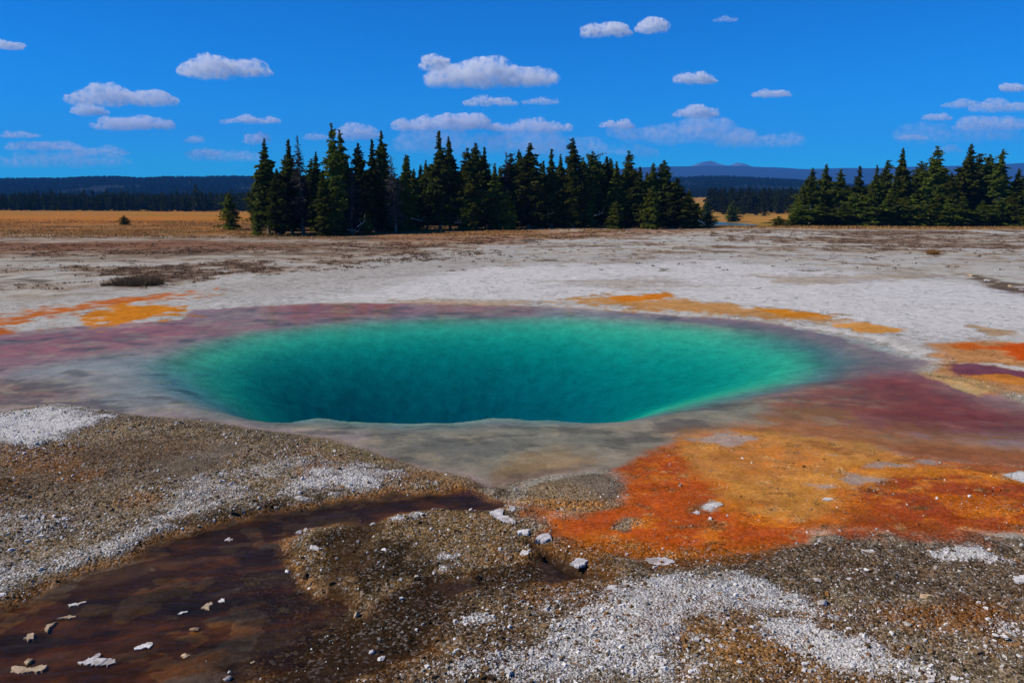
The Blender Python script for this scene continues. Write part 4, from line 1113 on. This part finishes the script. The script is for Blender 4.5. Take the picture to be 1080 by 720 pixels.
def slab(px, py, pts, th, mat, label, group=None):
    """flat broken plate of crust; pts in metres around its centre"""
    q = P(px, py, 0.0); z0 = float(ground_h(q[0], q[1])[0]); q = P(px, py, z0)
    r = np.random.default_rng(int(px * 3 + py)); n = len(pts)
    # densify and roughen the outline
    pl = []
    for i in range(n):
        a = np.array(pts[i]); b_ = np.array(pts[(i + 1) % n]); L = np.linalg.norm(b_ - a); k = max(3, int(L / .022))
        for s in range(k):
            pl.append((a + (b_ - a) * s / k) * .80 + r.normal(0, .013, 2))
    pl = np.array(pl); m = len(pl); c_ = pl.mean(0)
    rings = [(1.0, -.02), (1.0, th * .5), (.97, th), (.80, th * 1.02), (.55, th * .97), (.3, th * 1.02), (.12, th)]
    V = []
    for s, zz in rings:
        ring = c_ + (pl - c_) * s
        V.append(np.c_[ring, zz + r.normal(0, th * .05, m) * (0 if zz < 0 else 1)])
    V.append(np.array([[c_[0], c_[1], th]]))
    V = np.concatenate(V); fs = []
    for k in range(len(rings) - 1):
        for i in range(m):
            j = (i + 1) % m; fs.append((k * m + i, k * m + j, (k + 1) * m + j, (k + 1) * m + i))
    k = len(rings) - 1
    for i in range(m): fs.append((k * m + i, k * m + (i + 1) % m, len(V) - 1))
    me = bpy.data.meshes.new('sinter_slab'); me.from_pydata([tuple(v) for v in V], [], fs); me.validate(); me.update()
    o = link('sinter_slab', me, mat); o.location = (q[0], q[1], max(z0, -.062 if py > 600 and px < 260 else z0) + .0)
    return tag(o, label, 'slab', group)
def pxpoly(cx, cy, pts):
    c_ = P(cx, cy); return [tuple((P(a, b_) - c_)[:2]) for a, b_ in pts]
SL = [(531, 541, [(513, 541), (522, 537), (530, 536), (528, 544), (540, 549), (549, 554), (530, 554), (522, 548)], .06, S_GREY, 'grey-white crust slab at the head of the orange mat beside the dark channel'),
      (540, 537, [(534, 539), (538, 534), (544, 535), (546, 538), (541, 541)], .09, S_GREY, 'small upright crust lump with a dark gap, behind the grey-white slab'),
      (551, 561, [(543, 562), (550, 558), (560, 558), (558, 563)], .04, S_WHITE, 'narrow white plate just below the grey-white slab'),
      (573, 568, [(562, 572), (570, 564), (582, 563), (584, 569), (575, 573)], .09, S_GREY, 'thick pale crust block at the edge of the orange mat'),
      (570, 577, [(564, 579), (568, 573), (577, 576), (574, 581)], .06, S_WHITE, 'small white chunk under the thick pale crust block'),
      (612, 593, [(600, 596), (605, 589), (614, 587), (622, 592), (612, 599)], .04, S_GREY, 'rounded pale crust plate right of the black crevice'),
      (645, 620, [(639, 620), (643, 617), (651, 618), (650, 624), (641, 624)], .05, S_WHITE, 'small white crust chunk below the orange mat'),
      (553, 583, [(548, 585), (551, 580), (558, 583), (556, 587)], .05, S_WHITE, 'white pebble-like chunk on the lip of the black crevice'),
      (153, 681, [(138, 684), (150, 678), (160, 676), (162, 680), (152, 685), (143, 685)], .03, S_WHITE, 'oval white plate lying in the brown runoff'),
      (52, 662, [(46, 665), (50, 661), (58, 658), (55, 664), (50, 669)], .03, S_WHITE, 'small white plate like an arrowhead in the runoff'),
      (31, 673, [(26, 676), (30, 669), (36, 668), (35, 675), (29, 678)], .03, S_WHITE, 'small four-cornered white plate in the runoff, left of the arrowhead one'),
      (80, 637, [(68, 638), (80, 636), (95, 633), (84, 638), (72, 640)], .03, S_WHITE, 'thin pale sliver lying in the upper runoff'),
      (71, 652, [(62, 652), (72, 650), (83, 651), (74, 653)], .03, S_WHITE, 'thinnest white sliver of crust in the middle of the runoff'),
      (92, 700, [(80, 700), (95, 693), (108, 686), (106, 691), (118, 696), (102, 703), (92, 700)], .04, S_GREY, 'long grey plate of crust at the bottom left of the runoff'),
      (115, 699, [(104, 702), (115, 694), (124, 693), (122, 700), (110, 704)], .05, S_GREY, 'grey plate overlapping the end of the long grey plate'),
      (28, 707, [(6, 711), (12, 703), (30, 706), (44, 703), (56, 704), (48, 709), (20, 712)], .04, S_WHITE, 'large white plate at the bottom left corner of the runoff'),
      (194, 646, [(188, 648), (191, 645), (199, 644), (197, 647)], .03, S_WHITE, 'small white plate in the middle of the wide runoff'),
      (219, 639, [(212, 643), (216, 638), (226, 634), (224, 639), (218, 645)], .04, S_WHITE, 'pale jagged plate right of the middle of the runoff'),
      (234, 633, [(230, 635), (233, 631), (238, 631), (236, 636)], .04, S_WHITE, 'tiny white plate beside the jagged plate in the runoff'),
      (241, 568, [(236, 570), (242, 567), (248, 569), (242, 571)], .02, S_GREY, 'grey sliver of crust in the upper runoff'),
      (756, 532, [(746, 533), (752, 529), (762, 530), (764, 533), (754, 536)], .03, S_WHITE, 'white plate in the orange mat left of the amber patch'),
      (734, 541, [(728, 541), (734, 538), (740, 540), (738, 543)], .03, S_GREY, 'grey plate in the orange mat near the white plate'),
      (1075, 612, [(1066, 610), (1080, 608), (1096, 611), (1092, 618), (1070, 617)], .10, S_WHITE, 'thick pale block at the right edge of the brown gravel'),
      (916, 582, [(906, 582), (912, 579), (922, 580), (924, 584), (914, 585)], .04, S_WHITE, 'white plate on brown gravel below the orange mat'),
      (872, 526, [(866, 528), (870, 524), (880, 526), (876, 529)], .03, S_WHITE, 'tiny white plate on the deep red part of the mat'),
      (797, 304, [(788, 303.6), (792, 302.8), (804, 303.2), (800, 304.2), (791, 304.4)], .05, S_WHITE, 'bright white crust flake on the far white plain'),
      (700, 590, [(660, 598), (680, 588), (700, 587), (716, 592), (700, 600)], .02, S_GREY, 'thin grey crust sheet on brown ground under the orange mat')]
for cx, cy, pts, th, mt, lb in SL:
    th *= .28 if cx < 260 else .34
    slab(cx, cy, pxpoly(cx, cy, pts), th, mt, lb)
ST = [(868, 636, 20, 11, S_GREY, 'pale rounded stone on the edge of the white gravel fan'), (956, 658, 13, 8, S_WHITE, 'white angular stone on rusty gravel at the lower right'),
      (1060, 672, 12, 8, S_WHITE, 'larger white stone of the cluster at the lower right edge'), (1050, 670, 9, 4, S_WHITE, 'flat white stone left in the cluster at the lower right edge'),
      (1049, 676, 7, 5, S_WHITE, 'small white stone under the cluster at the lower right edge'), (914, 601, 7, 5, S_WHITE, 'small white stone below the white plate on brown gravel'),
      (904, 601, 5, 3, S_WHITE, 'tiny white stone left of the small white stone on brown gravel'), (862, 612, 12, 5, S_GREY, 'grey flattish stone on brown gravel above the pale rounded stone'),
      (898, 611, 14, 5, S_GREY, 'low grey crust lump right of the flattish stone'), (1028, 601, 9, 3, S_WHITE, 'thin white stone under the white crust streak at the right'),
      (849, 700, 11, 6, S_WHITE, 'white stone at the bottom below the white gravel fan'), (780, 698, 9, 5, S_WHITE, 'white stone in the rusty hollow at the bottom'),
      (760, 681, 8, 4, S_GREY, 'grey stone in the hollow of the white gravel fan'), (745, 700, 6, 4, S_WHITE, 'small white stone left in the rusty hollow at the bottom'),
      (303, 603, 8, 7, S_WHITE, 'white stone on the bank where the side channel leaves the runoff'), (316, 562, 10, 8, S_WHITE, 'white crust lump on the island edge beside the upper runoff'),
      (329, 577, 7, 6, S_WHITE, 'small white lump below the white crust lump on the island'), (346, 626, 12, 6, S_TAN, 'tan stone standing in the dark wet channel'),
      (326, 621, 7, 4, S_WHITE, 'small white stone left of the tan stone'), (376, 650, 9, 14, S_TAN, 'upright orange-tan stone in the black wet gravel'),
      (393, 553, 10, 4, S_WHITE, 'flat white stone at the top of the gravel island'), (405, 580, 9, 5, S_WHITE, 'white stone on the right of the side channel'),
      (240, 716, 12, 7, S_GREY, 'grey stone at the bottom edge of the runoff'), (266, 699, 8, 5, S_WHITE, 'white stone at the bottom in the rusty gravel'),
      (242, 709, 6, 5, S_WHITE, 'small white stone above the grey stone at the bottom edge'), (30, 699, 16, 12, S_TAN, 'tan crust lump standing behind the large white plate'),
      (196, 692, 12, 8, S_TAN, 'orange-tan stone in the middle of the runoff'), (205, 664, 14, 6, S_TAN, 'rusty stone in the runoff under the jagged plate'),
      (244, 540, 8, 13, S_BROWN, 'dark upright edge of broken crust over the bank notch'), (379, 478, 7, 4, S_BROWN, 'dark stone on tan gravel by the near lip of the pool'),
      (394, 484, 6, 4, S_BROWN, 'second dark stone on tan gravel, further from the pool lip'), (353, 476, 7, 3, S_WHITE, 'white stone on tan gravel near the pool lip'),
      (107, 433, 7, 3, S_BROWN, 'dark stone on the end of the white shore patch'), (70, 485, 6, 3, S_BROWN, 'dark stone on dry brown ground at the left'),
      (402, 695, 14, 7, S_WHITE, 'white crusted stone at the bottom in dark gravel'), (392, 688, 10, 7, S_GREY, 'grey stone leaning on the white crusted stone'),
      (980, 632, 30, 6, S_TAN, 'long low tan crust ridge on the dark gravel at the right'), (1058, 640, 10, 5, S_TAN, 'tan stone on dark gravel at the right edge'),
      (1075, 692, 10, 5, S_WHITE, 'white stone at the lower right corner'), (530, 704, 12, 5, S_WHITE, 'white stone in the pale gravel at the bottom middle'),
      (560, 690, 9, 5, S_GREY, 'grey stone in the pale gravel at the bottom middle')]
for px, py, wp, hp, mt, lb in ST:
    stone('stone', px, py, wp, hp, mt, lb)
# boulders of the dark crack on the far right
for i, (px, py, wp, hp, mt) in enumerate([(1024, 291, 9, 4, S_TAN), (1041, 296, 8, 4, S_WHITE), (1052, 299, 9, 4, S_BROWN), (1066, 302, 8, 4, S_TAN), (1077, 306, 7, 4, S_GREY)]):
    stone('stone', px, py, wp, hp, mt, '%s boulder from the left along the dark crack on the white plain' % ORD[i].capitalize(), 'boulders along the dark crack', sub=2)
stone('stone', 107, 273, 7, 4, S_BROWN, 'dark boulder alone on the pale streaked plain at the left', sub=2)

# gravel: uncountable grains and chips in one object
r_ = np.random.default_rng(77)
n = 230000
yy = 6.3 + (19 - 6.3) * r_.random(n) ** 1.25; xx = yy * r_.uniform(-.70, .70, n)
m_ = lookup(C2, xx, yy); bcol = lookup(C1, xx, yy)
cl = fbm(xx * 1.3, yy * 1.3, 161, 4)
zz0 = ground_h(xx, yy)
pr = m_[:, 2] * (1 - np.clip(m_[:, 1] * 1.3, 0, .97)) * (.45 + .9 * (cl > .05)) * .62
kp = (r_.random(n) < pr) & (zz0 > -.045)
inpool = np.asarray(sdf(SHELF, xx, yy)) < .05
kp &= ~inpool
xx, yy, m_, bcol = xx[kp], yy[kp], m_[kp], bcol[kp]
n = len(xx)
zz = ground_h(xx, yy)
size = .0056 * np.exp(r_.normal(0, .62, n)) * (1 + .03 * (yy - 7)); size = np.clip(size, .0035, .028)
white = r_.random(n) < (.09 + .95 * np.clip(m_[:, 0] - .15, 0, 1))
tone = r_.uniform(.5, 1.7, n)[:, None]
colr = np.clip(bcol * tone, .01, .7)
gr_ = r_.random(n) < .25
colr[gr_] = np.array([.26, .235, .21]) * r_.uniform(.35, 1.5, gr_.sum())[:, None]
colr[white] = np.array([.64, .61, .58]) * r_.uniform(.65, 1.1, white.sum())[:, None]
rs = r_.random(n) < .06
colr[rs & ~white] = np.array([.22, .10, .03]) * r_.uniform(.6, 1.4, (rs & ~white).sum())[:, None]
oct_ = np.array([[1, 0, 0], [-.9, .1, 0], [0, 1, .1], [.1, -1, 0], [0, 0, .8], [.55, .55, -.5], [-.5, -.5, -.5], [-.6, .55, .55]], float)
m5 = 16000
y5 = 6.3 + (16 - 6.3) * r_.random(m5) ** 1.3; x5 = y5 * r_.uniform(-.70, .70, m5)
mk5 = lookup(C2, x5, y5); b5 = lookup(C1, x5, y5)
c5 = fbm(x5 * .9, y5 * .9, 171, 5, .65)
k5 = (r_.random(m5) < sstep(.0, .55, c5) * np.clip(mk5[:, 2], 0, 1) * (1 - np.clip(mk5[:, 1] * 1.2, 0, .9)) * .8) & ~(np.asarray(sdf(SHELF, x5, y5)) < .25)
k5 &= ground_h(x5, y5) > -.045
x5, y5, b5, mk5 = x5[k5], y5[k5], b5[k5], mk5[k5]; m5 = len(x5)
s5 = np.clip(.017 * np.exp(r_.normal(0, .45, m5)), .009, .05)
w5 = r_.random(m5)
col5 = np.clip(b5 * r_.uniform(.5, 1.9, (m5, 1)), .01, .6)
col5[w5 < .30] = np.array([.50, .47, .44]) * r_.uniform(.6, 1.1, (w5 < .30).sum())[:, None]
xx = np.concatenate([xx, x5]); yy = np.concatenate([yy, y5]); zz = np.concatenate([zz, ground_h(x5, y5)])
size = np.concatenate([size, s5]); colr = np.concatenate([colr, col5]); n += m5
cube = np.array([[-1, -1, -1], [1, -1, -1], [1, 1, -1], [-1, 1, -1], [-1, -1, 1], [1, -1, 1], [1, 1, 1], [-1, 1, 1]], float) * .75
cf_ = np.array([[0, 3, 2, 1], [4, 5, 6, 7], [0, 1, 5, 4], [1, 2, 6, 5], [2, 3, 7, 6], [3, 0, 4, 7]])
V = cube[None] * (1 + r_.uniform(-.38, .38, (n, 8, 3)))
V[:, 4:, :2] *= r_.uniform(.45, .9, (n, 1, 1))
V *= (size[:, None] * np.stack([r_.uniform(.8, 1.6, n), r_.uniform(.7, 1.1, n), r_.uniform(.4, .9, n)], 1))[:, None, :]
a = r_.uniform(0, 6.28, n); ca, sa = np.cos(a)[:, None], np.sin(a)[:, None]
vx = V[..., 0] * ca - V[..., 1] * sa; vy = V[..., 0] * sa + V[..., 1] * ca
V = np.stack([vx + xx[:, None], vy + yy[:, None], V[..., 2] + (zz + size * .25)[:, None]], -1)
Fc = (np.arange(n)[:, None, None] * 8 + cf_[None]).reshape(-1, 4)
me = mesh_np('gravel', V.reshape(-1, 3), Fc, False)
attr(me, 'base', np.repeat(colr, 8, axis=0))
gm = NT('gravel_grains'); aa = gm.n('ShaderNodeAttribute', attribute_name='base')
bb = gm.bsdf(aa.outputs['Color'], .9, .05); gm.l(bb.outputs[0], gm.out.inputs[0])
o = link('gravel', me, gm.m)
tag(o, 'loose sinter gravel and chips over the near ground', 'gravel', None, 'stuff')
print('gravel', n, 'ground verts', N)

# ------------------------------------------------------------------ clouds
def cloudmat(i, dens, h):
    m = NT('cloud_vapour_%d' % i)
    pv = m.n('ShaderNodeVolumeScatter'); pv.inputs['Color'].default_value = (.89, .89, .93, 1)
    tcc = m.n('ShaderNodeTexCoord'); nn = m.noise(tcc.outputs['Object'], 1.9 / h, 5, .66)
    gz = m.n('ShaderNodeSeparateXYZ'); m.l(tcc.outputs['Generated'], gz.inputs[0])
    dd = m.math('MULTIPLY', m.ramp(nn.outputs[0], .42, .70), m.ramp(gz.outputs[2], .0, .45, .25, 1.0))
    m.l(m.math('MULTIPLY', dd, dens), pv.inputs['Density']); pv.inputs['Anisotropy'].default_value = .0
    m.l(pv.outputs[0], m.out.inputs['Volume'])
    return m.m
def ico(sub):
    import bmesh
    bm = bmesh.new(); bmesh.ops.create_icosphere(bm, subdivisions=sub, radius=1)
    V = np.array([v.co[:] for v in bm.verts]); Fc = np.array([[v.index for v in f.verts] for f in bm.faces]); bm.free(); return V, Fc
IV, IF = ico(3)
CL = [(8, 48, 34, 9, .7, 'small flat cloud at the left edge high above the others'),
      (233, 72, 96, 22, .9, 'elongated white cloud alone at the upper left, puffier at its left end'),
      (128, 103, 112, 20, .8, 'long white cloud topping the stack of three at the left'),
      (95, 117, 36, 13, .85, 'small puff in the middle of the stack of three at the left'),
      (138, 130, 80, 17, .85, 'white cloud at the bottom of the stack of three at the left'),
      (265, 127, 62, 10, .7, 'thin cloud just above the left end of the grove'),
      (22, 142, 42, 9, .6, 'faint double puff at the left edge'), (45, 154, 78, 13, .5, 'faint wide cloud low at the left edge'),
      (108, 160, 60, 13, .4, 'faint cloud low between the left edge and the grove'), (205, 148, 20, 8, .45, 'tiny faint puff left of the grove top'),
      (214, 161, 36, 9, .45, 'faint puff just above the left horizon near the grove'), (269, 147, 24, 14, .7, 'round puff touching the top of the first grove pine'),
      (332, 144, 22, 9, .45, 'tiny wisp behind the grove left of its tallest tree'), (375, 141, 34, 17, .65, 'round cloud right beside the tallest tree'),
      (458, 67, 22, 16, .85, 'small round puff above the left end of the largest cloud'),
      (515, 79, 130, 30, 1.0, 'largest and brightest cloud, high over the middle of the grove'),
      (516, 107, 56, 12, .65, 'small cloud beneath the largest cloud'), (572, 107, 40, 9, .45, 'faint wisp right below the end of the largest cloud'),
      (470, 130, 118, 18, .95, 'bright low cloud bank behind the grove under the largest cloud'),
      (562, 133, 84, 16, .7, 'cloud bank continuing right of the bright low bank'), (505, 150, 190, 34, .33, 'wide dim haze cloud under the bright low bank'),
      (640, 32, 44, 15, .85, 'left puff of the high pair right of centre'), (689, 28, 30, 15, .8, 'right puff of the high pair right of centre'),
      (734, 83, 44, 13, .85, 'small bright cloud alone above the right end of the grove'), (814, 99, 44, 9, .7, 'flat small cloud right of the small bright one'),
      (734, 119, 48, 13, .8, 'puff crowning the dim cloud field over the right end of the grove'), (650, 132, 34, 10, .75, 'small white puff low over the right half of the grove'),
      (715, 141, 180, 26, .4, 'broad dim cloud field above the right end of the grove'), (800, 148, 100, 18, .33, 'dim wisp between the two groves'),
      (60, 168, 150, 22, .30, 'broad faint cloud bank low over the left forest'),
      (620, 158, 150, 22, .28, 'faint cloud bank behind the right half of the grove'), (1010, 140, 130, 26, .28, 'faint wide veil under the right-hand cloud sheet'),
      (240, 165, 80, 14, .30, 'faint low veil left of the grove'), (766, 21, 26, 6, .3, 'barely visible wisp at the top right of centre'), (988, 124, 26, 9, .6, 'small puff left of the right-hand cloud sheet'),
      (1018, 110, 48, 10, .5, 'left upper wisp of the cloud sheet at the right edge'), (1056, 113, 64, 13, .5, 'upper part of the cloud sheet at the right edge'),
      (1052, 131, 84, 16, .5, 'lower part of the cloud sheet at the right edge'), (1067, 93, 26, 9, .75, 'small bright puff high at the right edge'),
      (964, 145, 30, 7, .45, 'thin low cloud above the right-hand grove'), (1000, 158, 30, 9, .35, 'faint puff behind the tallest trees of the right-hand grove')]
for i, (cx, cy, wp, hp, al, lb) in enumerate(CL):
    r = np.random.default_rng(500 + i)
    el = max(200 - cy, 30) / F
    Yd = min(1500 / el, 17000)
    q = at(cx, cy, Yd); w_ = wp / F * Yd / 2; h = hp / F * Yd / 2
    nbk = int(10 + 22 * min(1, wp / 100) + (wp / hp) * 2)
    VV = []; FF = []; n0 = 0
    tt = r.uniform(-1, 1, nbk)
    prof = .55 + .45 * np.abs(np.sin(tt * 3.1 + r.uniform(0, 6)))
    for t, pf in zip(tt, prof):
        env = math.sqrt(max(0, 1 - t * t)) * pf
        R = h * r.uniform(.35, .75) * (.35 + .75 * env)
        x = t * w_ * .92; zc = -h * .45 + r.uniform(0, 1) * h * 1.0 * env; y_ = r.normal(0, .25) * w_ * .35
        sx = R * r.uniform(1.5, 2.8); R = R * 1.2
        U = IV.copy()
        nn = fbm(U[:, 0] * 2 + t * 9 + U[:, 2], U[:, 1] * 2 + U[:, 2] * 1.5 + i, 600 + i, 3)
        U *= (1 + .22 * nn)[:, None]
        U = U * np.array([sx, sx, R])
        lowz = -h * .75
        U += np.array([x, y_, zc]); U[:, 2] = np.where(U[:, 2] < lowz, lowz + (U[:, 2] - lowz) * .25, U[:, 2])
        VV.append(U); FF.append(IF + n0); n0 += len(U)
    raw = link('raw_cloud', mesh_np('cloud', np.concatenate(VV), np.concatenate(FF), True), None)
    rmd = raw.modifiers.new('r', 'REMESH'); rmd.mode = 'VOXEL'; rmd.voxel_size = h / 9
    me = bpy.data.meshes.new_from_object(raw.evaluated_get(bpy.context.evaluated_depsgraph_get()))
    bpy.data.objects.remove(raw)
    co = np.zeros(len(me.vertices) * 3, np.float32); me.vertices.foreach_get('co', co); co = co.reshape(-1, 3)
    nr = np.zeros(len(me.vertices) * 3, np.float32); me.vertices.foreach_get('normal', nr); nr = nr.reshape(-1, 3)
    q1 = co / (h * .9)
    dn = fbm(q1[:, 0] + q1[:, 2] * .7, q1[:, 2] * 1.3 + q1[:, 1], 700 + i, 4, .6)
    co = co + nr * (dn * h * .20)[:, None]
    me.vertices.foreach_set('co', co.ravel().astype(np.float32)); me.polygons.foreach_set('use_smooth', np.ones(len(me.polygons), bool)); me.update()
    me.name = 'cloud'
    me.materials.clear(); o = link('cloud', me, cloudmat(i, 4.4 * al ** 1.7 / h, h)); o['kind'] = 'thing'
    o.location = q
    tag(o, lb, 'cloud', 'fair-weather clouds')

# ------------------------------------------------------------------ haze
HZ = NT('haze_air')
pv = HZ.n('ShaderNodeVolumePrincipled')
pv.inputs['Color'].default_value = (.07, .36, 1.0, 1); pv.inputs['Density'].default_value = 9.0e-5; pv.inputs['Anisotropy'].default_value = .0
HZ.l(pv.outputs[0], HZ.out.inputs['Volume'])
Vb = np.array([[x, y, z_] for z_ in (-16, 700) for y in (-300, 9900) for x in (-9000, 9000)], float)
me = mesh_np('haze', Vb, np.array([[0, 2, 3, 1], [4, 5, 7, 6], [0, 1, 5, 4], [2, 6, 7, 3], [0, 4, 6, 2], [1, 3, 7, 5]]))
o = link('haze', me, HZ.m); o['kind'] = 'stuff'
